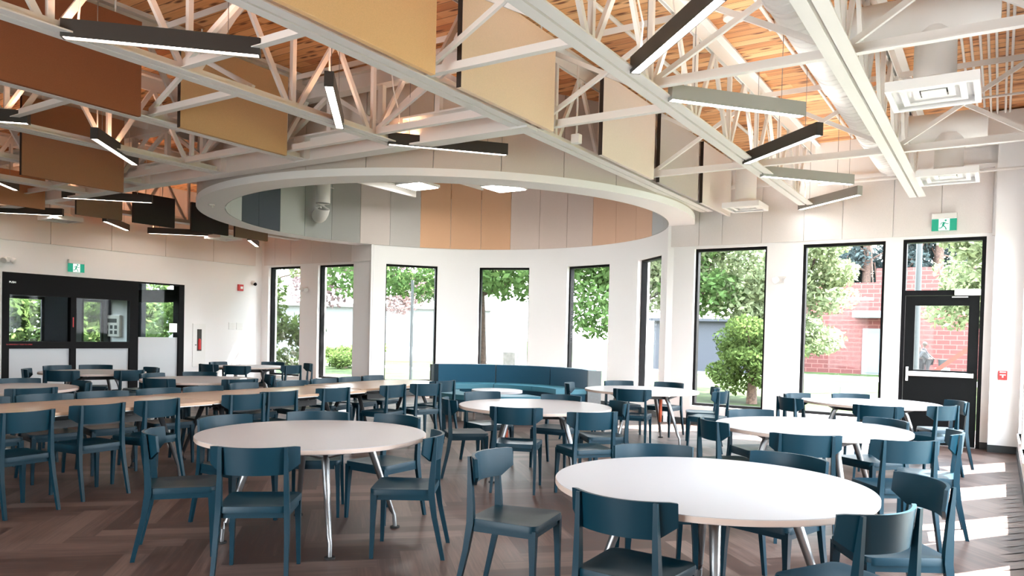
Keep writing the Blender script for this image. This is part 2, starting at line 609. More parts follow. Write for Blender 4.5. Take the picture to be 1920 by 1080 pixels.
wbay = MB()
A0, A1 = 24.6, 155.4
ang = [A0] + [v for c in sorted(BAYW) for v in (c - BAYH, c + BAYH)] + [A1]
for k in range(0, len(ang), 2):
    wbay.arc(BCX, BCY, BR, BR + WT, ang[k], ang[k + 1], 0, HEAD)
for c in BAYW:
    wbay.arc(BCX, BCY, BR, BR + WT, c - BAYH, c + BAYH, 0, SILL)
wbay.arc(BCX, BCY, BR, BR + WT, A0, A1, HEAD, ZDECK)
structure(wbay.build('wall_bay', M['wall'], smooth=20))

wr_ = MB()
ys = sorted(RIGHTWIN)
cur = YF
for a, b in ys:
    wr_.box(XR, XR + WT, cur, a, 0, HEAD)
    wr_.box(XR, XR + WT, a, b, 0, SILL)
    cur = b
wr_.box(XR, XR + WT, cur, YB + WT, 0, HEAD)
wr_.box(XR, XR + WT, YF, YB + WT, HEAD, ZDECK)
structure(wr_.build('wall_right', M['wall']))

DY0, DY1, DZ = 6.70, 10.48, 2.445
structure(MB().box(XL - WT, XL, YF, DY0, 0, ZDECK).box(XL - WT, XL, DY1, YB + WT, 0, ZDECK).box(XL - WT, XL, DY0, DY1, DZ, ZDECK).build('wall_left', M['wall']))
wf_ = MB()
cur = XL - WT
for a, b in FILLWIN:
    wf_.box(cur, a, YF - WT, YF, 0, 3.15).box(a, b, YF - WT, YF, 0, .25)
    cur = b
wf_.box(cur, XR + WT, YF - WT, YF, 0, 3.15).box(XL - WT, XR + WT, YF - WT, YF, 3.15, ZDECK)
structure(wf_.build('wall_front', M['wall']))
# corner pier right of the exit door
structure(MB().box(-.10, XR, 12.42, YB, 0, ZDECK).build('trim_1', M['wall']))

# baseboards
b_ = MB()
for a, b in ((XL, -12.0), (-4.97, DOORX[0] - .0), (DOORX[1], -.10)):
    b_.box(a, b, YB - .015, YB, 0, .1)
b_.box(-.10, XR, 12.405, 12.42, 0, .1)
structure(b_.build('baseboard_back', M['base']))
structure(MB().box(XR - .015, XR, YF, 12.405, 0, .1).build('baseboard_right', M['base']))
structure(MB().box(XL, XL + .015, YF, DY0, 0, .1).box(XL, XL + .015, DY1, YB - .015, 0, .1).build('baseboard_left', M['base']))
structure(MB().arc(BCX, BCY, BR - .015, BR, A0 + .4, A1 - .4, 0, .1).build('baseboard_bay', M['base']))

# acoustic wall band above the window heads, seamed
tn = [2]


def band(o):
    o.name = 'trim_%d' % tn[0]
    tn[0] += 1
    structure(o)


SEAMS_R = [-4.95, -4.4, -4.0, -3.34, -2.68, -2.11, -1.4, -.77, -.135]
for a, b in zip(SEAMS_R, SEAMS_R[1:]):
    band(MB().box(a + .004, b - .004, YB - .022, YB, HEAD + .045, 4.0, bevel=.003).build('trim', M['band']))
SEAMS_L = [-15.75, -15.34, -14.75, -14.03, -13.35, -12.66, -12.05]
for a, b in zip(SEAMS_L, SEAMS_L[1:]):
    band(MB().box(a + .004, b - .004, YB - .022, YB, HEAD + .045, 4.0, bevel=.003).build('trim', M['band']))
SEAMS_W = [-2.4, -1.1, .2, 1.45, 2.65, 3.9, 5.1, 6.33, 7.55, 8.77, 10.0, 11.23, 12.45]
for a, b in zip(SEAMS_W, SEAMS_W[1:]):
    band(MB().box(XL, XL + .022, a + .004, b - .004, HEAD + .02, 4.0, bevel=.003).build('trim', M['band']))
# rail capping the band on the window wall
band(MB().box(-4.95, -.1, YB - .06, YB, 4.0, 4.06).box(-.135, -.10, YB - .06, YB, HEAD, 4.0).build('trim', M['wall']))

# ------------------------------------------------------------------ windows
wi = [1]


def window(mx, w, h):
    """frame and pane in local x across, y outwards, z up from the sill"""
    f, d0, d1 = .045, .075, .19
    m_ = MB()
    m_.box(-w / 2, -w / 2 + f, d0, d1, 0, h).box(w / 2 - f, w / 2, d0, d1, 0, h)
    m_.box(-w / 2 + f, w / 2 - f, d0, d1, 0, f).box(-w / 2 + f, w / 2 - f, d0, d1, h - f, h)
    o = m_.build('window_%d' % wi[0], M['black'])
    wi[0] += 1
    o.matrix_world = mx
    structure(o)
    g = MB().box(-w / 2 + f, w / 2 - f, .135, .145, f, h - f).build('window_pane', M['glass'], o)
    return o


for a, b in BACKWIN:
    window(Matrix.Translation(((a + b) / 2, YB, SILL)), b - a, HEAD - SILL)
for c in BAYW:
    u = Vector((math.cos(R(c)), math.sin(R(c)), 0))
    ww = 2 * BR * math.sin(R(BAYH)) + .03
    window(Matrix.Translation((BCX + u.x * (BR - .035), BCY + u.y * (BR - .035), SILL)) @ Matrix.Rotation(R(c - 90), 4, 'Z'), ww, HEAD - SILL)
for a, b in RIGHTWIN:
    window(Matrix.Translation((XR, (a + b) / 2, SILL)) @ Matrix.Rotation(R(-90), 4, 'Z'), b - a, HEAD - SILL)
for a, b in FILLWIN:  # frames and panes of the added fill openings
    window(Matrix.Translation(((a + b) / 2, YF, .25)) @ Matrix.Rotation(R(180), 4, 'Z'), b - a, 2.9)
# deep white inside sills on the right wall
for k, (a, b) in enumerate(RIGHTWIN[:5]):
    structure(MB().box(XR - .02, XR + .09, a - .03, b + .03, SILL - .035, SILL, bevel=.004).build('window_sill', M['plasticw'])).name = 'trim_%d' % (tn[0] + k)
tn[0] += 5

# ------------------------------------------------------------------ exit door
x0, x1 = DOORX
dfr = MB()
dfr.box(x0, x0 + .05, YB + .0, YB + .15, 0, HEAD).box(x1 - .05, x1, YB, YB + .15, 0, HEAD)
dfr.box(x0 + .05, x1 - .05, YB, YB + .15, HEAD - .05, HEAD).box(x0 + .05, x1 - .05, YB, YB + .15, 2.20, 2.275)
door = structure(dfr.build('door_1', M['black']))
MB().box(x0 + .05, x1 - .05, YB + .07, YB + .08, 2.275, HEAD - .05).build('transom_pane', M['glass'], door)
lf = MB()
gx0, gx1, gz0, gz1 = -1.07, -.385, 1.10, 2.05
lx0, lx1 = x0 + .055, x1 - .055
ly0, ly1 = YB + .02, YB + .065
lf.box(lx0, gx0, ly0, ly1, .01, 2.195).box(gx1, lx1, ly0, ly1, .01, 2.195).box(gx0, gx1, ly0, ly1, .01, gz0).box(gx0, gx1, ly0, ly1, gz1, 2.195)
leaf = lf.build('door_leaf', M['blackdoor'], door)
MB().box(gx0, gx1, YB + .035, YB + .045, gz0, gz1).build('door_pane', M['glass'], leaf)
pb = MB().box(-1.13, -.30, YB - .055, YB - .01, 1.005, 1.075, bevel=.006).build('push_bar', M['chrome'], leaf)
MB().box(-1.165, -1.13, YB - .05, YB + .02, .93, 1.14, bevel=.004).build('latch', M['chrome'], leaf)
MB().box(-.57, -.245, YB - .05, YB + .02, 2.195, 2.285, bevel=.006).box(-.60, -.40, YB - .03, YB - .015, 2.165, 2.18).build('door_closer', M['plasticw'], door)
MB().box(x0 + .05, x1 - .05, YB - .02, YB + .12, 0, .012).build('threshold', M['chrome'], door)

# ------------------------------------------------------------------ black sliding entrance in the left wall
s_ = MB()
X0, X1 = XL - .10, XL + .02
s_.box(X0, X1, DY0, 6.82, 0, DZ).box(X0, X1, 10.35, DY1, 0, DZ).box(X0, X1, 6.82, 9.38, 2.02, DZ)
s_.box(X0, X1, 9.19, 9.38, 0, 2.02).box(X0, X1, 7.95, 8.06, 0, 2.02).box(X0, X1, 6.82, 7.95, 0, .1).box(X0, X1, 8.06, 9.19, 0, .1)
s_.box(X0, X1, 6.82, 7.95, .985, 1.125).box(X0, X1, 8.06, 9.19, .985, 1.125)
s_.box(X0, X1, 9.38, 10.35, 2.41, DZ).box(X0, X1, 9.38, 10.35, 0, .05)
ent = structure(s_.build('door_2', M['black']))
for a, b in ((6.82, 7.95), (8.06, 9.19)):
    MB().box(XL - .05, XL - .04, a, b, 1.125, 2.02).build('door_pane', M['dglass'], ent)
    MB().box(XL - .05, XL - .04, a, b, .1, .985).build('frosted_panel', M['frost'], ent)
MB().box(XL - .05, XL - .04, 9.38, 10.35, 1.23, 2.41).build('sidelight_pane', M['dglass'], ent)
MB().box(XL - .05, XL - .04, 9.38, 10.35, .05, 1.23).build('frosted_panel', M['frost'], ent)
# vestibule behind it
structure(MB().box(XL - 3.2, XL - 3.05, 5.9, 8.0, 0, 2.9).box(XL - 3.2, XL - 3.05, 8.9, 9.75, 0, 2.9).box(XL - 3.2, XL - 3.05, 10.3, 11.4, 0, 2.9)
          .box(XL - 3.2, XL - 3.05, 8.0, 8.9, 2.1, 2.9).box(XL - 3.2, XL - 3.05, 9.75, 10.3, 2.1, 2.9).box(XL - 3.2, XL - 3.05, 8.0, 8.9, 0, 1.0)
          .box(XL - 3.2, XL - 3.05, 9.75, 10.3, 0, .6).box(XL - 3.2, XL - .3, 5.75, 5.9, 0, 2.9).box(XL - 3.2, XL - .3, 5.75, 11.5, 2.75, 2.9).build('wall_vestibule', M['grey']))
structure(MB().box(-19.06, -17.95, 10.46, 10.6, 0, 2.75).build('trim_60', M['wall']))
for k, (a, b, z0, z1) in enumerate(((8.0, 8.9, 1.0, 2.1), (9.75, 10.3, .6, 2.1))):
    w_ = MB()
    X = XL - 3.13
    w_.box(X, X + .06, a, a + .06, z0, z1).box(X, X + .06, b - .06, b, z0, z1).box(X, X + .06, a, b, z0, z0 + .06).box(X, X + .06, a, b, z1 - .06, z1)
    fo = structure(w_.build('window_%d' % (wi[0]), M['black']))
    wi[0] += 1
    MB().box(X + .02, X + .03, a + .06, b - .06, z0 + .06, z1 - .06).build('window_pane', M['dglass'], fo)
vd = structure(MB().box(-17.95, -17.75, 10.5, 10.58, 0, 2.75).box(-16.3, XL - .28, 10.5, 10.58, 0, 2.75).box(-17.75, -16.3, 10.5, 10.58, 2.05, 2.35).box(-17.75, -16.3, 10.5, 10.58, 2.6, 2.75).box(-17.75, -16.3, 10.5, 10.58, 0, .9).build('door_3', M['black']))
MB().box(-17.75, -16.3, 10.53, 10.54, .9, 2.05).box(-17.75, -16.3, 10.53, 10.54, 2.35, 2.6).build('door_pane', M['dglass'], vd)
# alarm panel seen through the right door leaf
ap = empty('fire_alarm_box', (-18.74, 10.46, 1.46))
tag(ap, 'beige wall alarm panel seen through the right sliding door pane', 'alarm panel')
MB().box(-.36, .36, -.07, 0, -.27, .27, bevel=.01).build('case', M['beige'], ap)
MB().box(-.24, .24, -.075, -.069, .08, .18).build('display', M['hole'], ap)
for z in (-.03, -.16):
    for x in (-.2, 0, .2):
        MB().box(x - .06, x + .06, -.075, -.069, z - .045, z + .045).build('indicator_window', M['hole'], ap)


# ================================================================== STEEL ROOF
JX = [-1.05, -2.57, -4.13, -5.77, -7.36, -9.0, -10.8, -12.4, -14.0]
JNAME = ['white steel roof joist over the exit-door side, beside the big spiral duct',
         'white steel roof joist over the grey chevron lights near the window wall',
         'white steel roof joist carrying the row of five beige and grey felt baffles',
         'white steel roof joist between the beige baffle row and the brown baffle row',
         'white steel roof joist carrying the brown and tan felt baffles',
         'white steel roof joist ending at the drum, just beyond the brown baffles',
         'white steel roof joist carrying the single brown baffle',
         'white steel roof joist passing just left of the drum',
         'white steel roof joist next to the wall with the sliding doors']
PITCH = 1.1
webm = {}


def web_mesh(kind):
    if kind not in webm:
        b = MB()
        top, bot = .86, .06
        if kind == 'v':
            b.bar((0, 0, bot), (0, 0, top), .045, .045, up=(0, 1, 0))
        else:
            e = .55 if kind == 'r' else -.55
            t = .07 if kind == 'r' else -.07
            b.bar((0, t, bot), (0, e, top), .05, .035, up=(1, 0, 0))
        webm[kind] = b.mesh('web_member', M['steel'])
    return webm[kind]


def joist(x, y0, y1, label):
    o = empty('roof_joist', (x, 0, ZJ))
    tag(o, label, 'joist', 'roof joists')
    b = MB()
    for s in (-1, 1):
        b.box(min(s * .012, s * .105), max(s * .012, s * .105), y0, y1, 0, .012)
        b.box(min(s * .012, s * .022), max(s * .012, s * .022), y0, y1, .012, .085)
    b.build('bottom_chord', M['steel'], o)
    t = MB()
    for s in (-1, 1):
        t.box(min(s * .012, s * .10), max(s * .012, s * .10), y0, YB, .99, 1.0)
        t.box(min(s * .012, s * .022), max(s * .012, s * .022), y0, YB, .84, .99)
    t.box(-.08, .08, y0, YB, 1.0, 1.04)
    t.build('top_chord', M['steel'], o)
    y = 3.83 - PITCH * 5
    while y < y1 - .3:
        if y > y0 + .2:
            for k in 'vrl':
                c = bpy.data.objects.new('web_member', web_mesh(k))
                COL.objects.link(c)
                c.parent = o
                c.location = (0, y, 0)
        y += PITCH
    return o


for i, x in enumerate(JX):
    yend = 12.2 if i < 3 or i == 8 else 6.42
    joist(x, -1.6 if i < 7 else -.5, yend, JNAME[i])

# girder across the room in front of the drum
g = empty('truss_girder', (0, 6.5, 3.56))
tag(g, 'white truss girder crossing in front of the round drum', 'girder')
MB().box(-15.8, -4.03, -.1, .1, 0, .02).box(-15.8, -4.03, -.012, .012, .02, .30).box(-15.8, -4.03, -.1, .1, .30, .32).build('bottom_chord', M['steel'], g)
MB().box(-15.8, -4.03, -.08, .08, .76, .775).box(-15.8, -4.03, -.01, .01, .775, .95).box(-15.8, -4.03, -.08, .08, .95, 1.0).build('top_chord', M['steel'], g)
for k in range(14):
    xx = -4.4 - k * .84
    MB().bar((xx, 0, .32), (xx, 0, .78), .07, .06, up=(0, 1, 0)).build('post', M['steel'], g)
    if k % 2 == 0:
        MB().bar((xx - .05, 0, .33), (max(xx - .80, -15.75), 0, .76), .05, .05, up=(0, 1, 0)).build('diagonal', M['steel'], g)
    else:
        MB().bar((xx - .05, 0, .76), (max(xx - .80, -15.75), 0, .33), .05, .05, up=(0, 1, 0)).build('diagonal', M['steel'], g)
for k, x in enumerate(JX[3:7]):
    MB().box(x - .1, x + .1, -.1, -.012, .02, .30).build('stiffener', M['steel'], g)

# cross braces between joists
brm = {}
BR_NAMES = ['exit-door bay', 'chevron light bay', 'beige baffle bay', 'bay before the brown baffles', 'brown baffle bay', 'bay beyond the brown baffles', 'single brown baffle bay', 'far door-side bay']


def brace(xa, xb, y, label, diag=True):
    o = empty('cross_brace', ((xa + xb) / 2, y, ZJ))
    tag(o, label, 'brace', 'cross braces between the joists')
    h = abs(xb - xa) / 2 - .02
    MB().box(-h, h, -.004, .004, .03, .11).box(-h, h, -.06, .004, .022, .03).build('bottom_strut', M['steel'], o)
    MB().box(-h, h, -.004, .004, .86, .92).build('top_strut', M['steel'], o)
    if diag:
        MB().bar((-h, .02, .10), (h, .02, .90), .045, .035, up=(0, 1, 0)).build('diagonal', M['steel'], o)
        MB().bar((-h, .06, .90), (h, .06, .10), .045, .035, up=(0, 1, 0)).build('diagonal', M['steel'], o)


ROWN = {0: 'near the camera', 1: 'level with the drum front', 2: 'near the window wall'}
XS = [XR] + JX
for r, y in enumerate((3.76, 6.06, 9.40)):
    for k in range(9):
        if r == 1 and k >= 4 and k <= 7:
            y_ = 5.92
        else:
            y_ = y
        if r == 2 and 3 <= k <= 8:
            continue
        if k == 2 and r < 2:
            y_ = (4.89, 6.72)[r]
        if k == 4 and r < 2:
            y_ = (4.43, 6.12)[r]
        if k == 6 and r == 1:
            y_ = 6.12
        xb_ = -3.95 if (r == 2 and k == 2) else XS[k + 1]
        nm = 'bay over the side windows' if k == 0 else BR_NAMES[k - 1]
        brace(XS[k], xb_, y_, 'white steel cross brace of the %s, %s' % (nm, ROWN[r]), diag=(r != 1 or k < 4))

# ------------------------------------------------------------------ drum over the bay
dr = empty('ceiling_drum', (BCX, BCY, 0))
tag(dr, 'round white ceiling drum lined with felt panels over the sofa bay', 'ceiling drum')
MB().arc(0, 0, BR, RO, 155.0, 385.0, ZRING, ZRING + .05, n=96).arc(0, 0, RO - .02, RO, 155.0, 385.0, ZRING + .05, ZRING + .10, n=96).build('soffit_ring', M['soffit'], dr, smooth=30)
MB().arc(0, 0, BR + .015, BR + .05, 155.0, 385.0, ZRING + .05, ZDECK, n=96).arc(0, 0, BR + .018, BR + .12, 0, 360, ZDECK + .2, 5.4, n=96).build('inner_core', M['wall'], dr, smooth=30)
MB().arc(0, 0, RO - .07, RO - .035, 155.0, 385.0, ZRING + .1, ZDECK, n=96).build('outer_core', M['wall'], dr, smooth=30)
MB().prism(ngon(BR + .12, 72), 5.4, 5.5).build('cap', M['wall'], dr)
cl = felt('clad', (.60, .54, .49))
k = 0
a = 155.5
while a < 384:
    b = min(a + 11.45, 384.5)
    if b - a > 2:
        MB().arc(0, 0, RO - .033, RO - .012, a + .07, b - .07, ZRING + .1, ZDECK, n=5).build('outer_panel', cl, dr, smooth=30)
    a = b
FC = dict(s=felt('slate', (.085, .10, .12)), n=felt('mist', (.50, .52, .52)), g=felt('sage', (.44, .465, .445)), h=felt('ash', (.37, .385, .375)),
          i=felt('grey', (.35, .35, .335)), p=felt('shell', (.60, .54, .51)), q=felt('stone', (.52, .50, .48)), o=felt('apricot', (.70, .43, .27)),
          b=felt('cream', (.67, .56, .50)), e=felt('peach', (.70, .47, .34)))
for k in range(-9, 25):
    # k counts panels clockwise from the first apricot one
    a1 = 138.6 - 10.5 * k
    a0 = a1 - 10.5
    m = {0: 'o', 1: 'o', 2: 'o', 3: 'b', 4: 'b', 5: 'b', 6: 'e', 7: 'e', 8: 'e', 9: 'n', 10: 'n', -1: 'q', -2: 'p', -3: 'i', -4: 'h', -5: 'g', -6: 's', -7: 's', -8: 'n', -9: 'n'}.get(k, 'nqbg'[k % 4])
    MB().arc(0, 0, BR - .018, BR + .014, a0 + .06, a1 - .06, ZRING + .004, 5.35, n=4).build('felt_panel', FC[m], dr, smooth=30)
for q, (x, y, z) in enumerate(((-10.19, 12.0, 4.48), (-8.04, 12.0, 4.26))):  # white fittings whose glow is added to brighten the bay
    pl = tag(MB().box(-.33, .33, -.33, .33, .01, .07, bevel=.006).build('fill_panel', M['plasticw']), 'flat white square panel with added glow inside the drum, %s' % ('nearer the duct elbow' if q == 0 else 'over the apricot felt'), 'added fill light', 'added fill panels in the drum')
    pl.location = (x, y, z)
    MB().box(-.30, .30, -.30, .30, 0, .012).build('lens', M['panelfill'], pl)
    for sx_ in (-.28, .28):
        MB().tube([(sx_, 0, .06), (sx_, 0, 5.4 - z)], .004, 6).build('suspension_wire', M['wire'], pl)
# small fittings on the ring soffit
sp = tag(MB().tube([(0, 0, 0), (0, 0, -.02)], .05, 16).tube([(0, 0, -.02), (.03, 0, -.04)], .015).build('sprinkler', M['plasticw']), 'small white sprinkler on the drum soffit above the long table', 'sprinkler')
sp.location = (BCX + 4.1 * math.cos(R(238)), BCY + 4.1 * math.sin(R(238)), ZRING)
# elbow of white duct hanging inside the drum
el = empty('duct_elbow', (-12.02, 11.12, .06))
tag(el, 'white round duct elbow hanging inside the drum before the grey felt', 'duct')
MB().tube([(0, 0, 4.6), (0, 0, 4.08)], .15, 24).build('drop_pipe', M['galv'], el, smooth=40)
MB().tube([(0, 0, 4.08), (-.02, .01, 3.98), (-.07, .03, 3.90), (-.15, .06, 3.85), (-.22, .09, 3.84)], .152, 24).build('elbow', M['galv'], el, smooth=40)

# ------------------------------------------------------------------ felt baffles
BT = .05
baf = {}


def baffle(x, y0, y1, z0, z1, col, label, row):
    o = MB().box(-BT / 2, BT / 2, 0, y1 - y0, 0, z1 - z0, bevel=.004).build('felt_baffle', col)
    o.location = (x, y0, z0)
    tag(o, label, 'acoustic baffle', row)
    MB().box(-BT / 2 + .001, BT / 2 - .001, -.003, 0, .002, z1 - z0 - .002).build('end_edge', M['baffedge'], o)  # thin dark strip on the near end face only
    MB().bar((0, .25, z1 - z0 - .02), (0, .25, ZDECK - z0), .012, .012, up=(1, 0, 0)).build('hanger_rod', M['steel'], o)
    MB().bar((0, y1 - y0 - .25, z1 - z0 - .02), (0, y1 - y0 - .25, ZDECK - z0), .012, .012, up=(1, 0, 0)).build('hanger_rod', M['steel'], o)


F1_, F2_, F3_, F4_, F5_ = felt('honey', (.84, .55, .29)), felt('sand', (.82, .65, .49)), felt('linen', (.80, .72, .65)), felt('pewter', (.52, .495, .47)), felt('silver', (.78, .745, .71))
for (y0, y1, c, l) in ((3.12, 4.72, F1_, 'honey tan felt baffle nearest the camera in the long beige row'), (5.06, 6.62, F2_, 'cream felt baffle hanging just before the drum'),
                       (7.72, 9.24, F3_, 'light linen felt baffle over the right curve of the drum'), (9.43, 10.94, F4_, 'darker grey felt baffle between two paler ones above the drum rim'),
                       (11.14, 12.56, F5_, 'pale grey felt baffle ending at the window wall')):
    baffle(-3.87, y0, y1, 3.54, 4.47, c, l, 'beige to grey felt baffles in one row')
F6_, F7_, F8_, F9_, F10_ = felt('rust', (.28, .105, .052)), felt('ochre', (.56, .36, .19)), felt('umber', (.36, .19, .11)), felt('coal', (.045, .043, .042)), felt('taupe', (.22, .155, .11))
baffle(-7.15, 2.55, 4.22, 3.53, 4.45, F6_, 'big rust brown felt baffle behind the nearest light bar', 'brown and tan felt baffles')
baffle(-7.15, 4.64, 6.02, 3.53, 4.45, F7_, 'ochre felt baffle next to the big rust brown one', 'brown and tan felt baffles')
baffle(-10.6, 4.68, 6.02, 3.38, 4.40, F8_, 'umber brown felt baffle above the table by the sliding doors', 'brown and tan felt baffles')
for (y0, y1, c, l) in ((5.2, 6.33, F8_, 'small brown felt baffle cut by the photo edge above the exit sign'), (6.84, 7.65, F10_, 'small taupe felt baffle above a long light bar by the sliding doors'),
                       (7.86, 8.69, F9_, 'first of two small black felt baffles, before the drum'), (9.05, 9.9, F9_, 'second small black felt baffle, tucked under the drum rim'),
                       (10.06, 10.9, F10_, 'small taupe felt baffle under the drum rim near the far corner')):
    baffle(-13.5, y0, y1, 3.385, 3.95, c, l, 'small felt baffles near the sliding doors')

# ------------------------------------------------------------------ linear pendant lights
FX = [  # x, y, z, angle, shade, warm, label
    (-5.27, 3.29, 3.55, 45, 'shade', 1, 'dark light bar nearest the camera before the rust baffle'),
    (-5.30, 5.03, 3.55, 132, 'shade', 1, 'light bar seen end-on, its bright underside pointing at the camera'),
    (-5.30, 6.77, 3.55, 49, 'shade', 1, 'brown-grey light bar in front of the drum face'),
    (-9.02, 3.36, 3.55, 45, 'shade', 1, 'light bar cut by the photo edge below the rust baffle'),
    (-8.99, 5.02, 3.55, 132, 'shade', 1, 'light bar slanting across the umber baffle'),
    (-12.52, 5.20, 3.55, 135, 'shade', 1, 'light bar poking in at the photo edge left of the umber baffle'),
    (-12.52, 6.86, 3.55, 46, 'shade', 1, 'long dark light bar just below the umber baffle'),
    (-15.05, 6.68, 3.47, 43, 'shade', 1, 'light bar at the photo edge above the sliding doors'),
    (-15.0, 8.40, 3.47, 133, 'shade', 1, 'short-looking light bar slanting down above the sidelight'),
    (-14.97, 9.82, 3.47, 44, 'shade', 1, 'black light bar below the two black baffles'),
    (-14.82, 11.57, 3.47, 134, 'shade', 1, 'farthest light bar, end-on in the far corner'),
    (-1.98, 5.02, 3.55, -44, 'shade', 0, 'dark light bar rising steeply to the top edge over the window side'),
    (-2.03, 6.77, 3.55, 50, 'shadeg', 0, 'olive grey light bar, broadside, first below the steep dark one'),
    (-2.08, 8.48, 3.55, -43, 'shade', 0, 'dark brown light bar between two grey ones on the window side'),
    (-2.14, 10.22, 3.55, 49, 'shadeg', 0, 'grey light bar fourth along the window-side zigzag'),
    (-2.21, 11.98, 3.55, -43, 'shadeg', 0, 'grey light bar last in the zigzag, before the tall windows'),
]
for (x, y, z, ang_, sh, lit, lab) in FX:
    o = empty('linear_pendant', (x, y, z), R(ang_))
    tag(o, lab, 'pendant light', 'linear pendant lights hung in a zigzag')
    h = .685
    w = .04
    b = MB()
    b.box(-h, h, -w, -w + .006, 0, .13).box(-h, h, w - .006, w, 0, .13).box(-h, -h + .012, -w + .006, w - .006, 0, .13).box(h - .012, h, -w + .006, w - .006, 0, .13)
    b.box(-h + .012, h - .012, -w + .006, w - .006, .05, .06)
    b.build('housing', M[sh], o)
    MB().box(-h + .014, h - .014, -w + .007, w - .007, .006, .014).build('lens', M['glow' if lit else 'glowc'], o)
    MB().box(-h + .014, h - .014, -w + .007, w - .007, .10, .108).build('added_uplight', M['up' if lit else 'upc'], o)  # upward lens added to brighten the deck and steel
    for s in (-.45, .45):
        MB().tube([(s, 0, .06), (s, 0, ZDECK - z)], .003, 6).build('suspension_wire', M['wire'], o)
    MB().tube([(-h + .1, 0, .06), (-h + .12, .01, .35), (-h + .05, -.02, .6), (-h + .02, .02, .85), (-h, .0, ZDECK - z)], .008, 8).build('power_cord', M['cord'], o, smooth=True)

# ------------------------------------------------------------------ ducts, diffusers, conduits
du = empty('spiral_duct', (-1.42, 0, 4.16))
tag(du, 'big white spiral duct running toward the window wall', 'duct')
pts, rr = [], []
yy = -1.5
while yy < 12.35:
    pts += [(0, yy, 0), (0, yy + .10, 0), (0, yy + .11, 0), (0, yy + .125, 0)]
    rr += [.20, .20, .206, .206]
    yy += .135
MB().tube(pts, rr, 28).build('duct_run', M['galv'], du, smooth=25)
for yy in (3.6, 5.9, 8.2, 10.5):
    MB().tube([(0, yy, 0), (0, yy + .05, 0)], .215, 28).build('collar', M['galv'], du, smooth=40)


def diffuser(x, y, z, label, top, s=.33):
    o = empty('ceiling_diffuser', (x, y, z))
    tag(o, label, 'air diffuser', 'square air diffusers')
    b = MB()
    for a0_, zz, ww in ((s, 0, .045), (s * .72, .02, .05), (s * .46, .04, .05)):
        b.box(-a0_, a0_, -a0_, -a0_ + ww, zz, zz + .012).box(-a0_, a0_, a0_ - ww, a0_, zz, zz + .012)
        b.box(-a0_, -a0_ + ww, -a0_ + ww, a0_ - ww, zz, zz + .012).box(a0_ - ww, a0_, -a0_ + ww, a0_ - ww, zz, zz + .012)
    b.box(-.09, .09, -.09, .09, .03, .04)
    b.build('louvre_face', M['grille'], o)
    MB().box(-s, s, -s, -s + .01, .012, .07).box(-s, s, s - .01, s, .012, .07).box(-s, -s + .01, -s + .01, s - .01, .012, .07).box(s - .01, s, -s + .01, s - .01, .012, .07).box(-s, s, -s, s, .07, .08).build('backpan', M['grille'], o)
    MB().tube([(0, 0, .0685), (0, 0, .069)], .15, 24).build('throat', M['hole'], o)
    MB().tube([(0, 0, .08), (0, 0, .12), (0, 0, .14), (0, 0, top)], [.24, .20, .16, .155], 24).build('neck', M['galv'], o, smooth=40)
    return o


d1 = diffuser(-.52, 7.12, 3.52, 'square air diffuser on a fat round drop duct above the windows, the nearer one', .55)
MB().tube([(-.69, 0, .66), (.45, 0, .66)], .19, 24).build('branch_duct', M['galv'], d1, smooth=40)
d2 = diffuser(-.60, 10.75, 3.52, 'square air diffuser on a round drop duct above the exit door', .55)
MB().tube([(-.61, 0, .66), (.40, 0, .66)], .17, 24).build('branch_duct', M['galv'], d2, smooth=40)
diffuser(-3.37, 11.75, 3.50, 'square air diffuser between the last pale baffle and the windows', .8, s=.28)
diffuser(-14.95, 7.3, 3.42, 'flat square air diffuser above the exit sign by the sliding doors', .8, s=.28)
diffuser(-14.4, 10.45, 3.42, 'flat square air diffuser near the far corner beside a black baffle', .8, s=.28)

tag(MB().tube([(-2.4, 12.2, 3.88), (XR, 12.2, 3.88)], .02, 10).build('sprinkler_pipe', M['steel'], smooth=True), 'thin white pipe running along the window wall above the exit sign', 'pipe')
tag(MB().tube([(-3.2, -1, 4.52), (-3.2, 12.3, 4.52)], .022, 10).build('sprinkler_pipe', M['steel'], smooth=True), 'white pipe on the deck along the pale baffle row', 'pipe')
tag(MB().tube([(-1.95, -1, 4.56), (-1.95, 12.3, 4.56)], .018, 10).build('sprinkler_pipe', M['steel'], smooth=True), 'thin white pipe on the deck above the grey chevron lights', 'pipe')
jb = tag(MB().box(-.06, .06, -.06, .06, -.06, 0, bevel=.006).build('junction_box', M['galv']), 'small white junction box on the deck above the olive grey light', 'junction box')
jb.location = (-1.95, 7.6, 4.6)
sd = tag(MB().tube([(0, 0, 0), (0, 0, -.035), (0, 0, -.05)], [.11, .11, .06], 24).build('ceiling_speaker', M['plasticw'], smooth=40), 'round white disc on the wood deck above the olive grey light', 'ceiling speaker')
sd.location = (-2.25, 7.3, ZDECK)
cx_ = [-.42, -.34, -.26, -.19, -.12, -.03, .02]
cn = ['first', 'second', 'third', 'fourth', 'fifth', 'sixth', 'seventh']
for k, x in enumerate(cx_):
    o = MB().tube([(x, -1.5, 4.57), (x, 11.9, 4.57), (x, 12.0, 4.56)], .013, 8).build('conduit', M['steel'], smooth=True)
    tag(o, '%s white conduit on the deck counted from the round drop ducts' % cn[k], 'conduit', 'white conduits strapped to the wood deck')
tag(MB().box(-.5, .22, 11.9, 12.5, 4.28, 4.6, bevel=.01).build('pull_box', M['steel']), 'white metal box where the conduits end at the window wall', 'electrical box')
for k, y in enumerate((5.3, 7.9, 9.6, 11.0)):
    tag(MB().box(-.50, .2, y, y + .04, 4.54, 4.56).build('strut_channel', M['galv']), '%s metal strut channel holding the conduits, counted from the camera' % cn[k], 'strut channel', 'strut channels under the conduits')


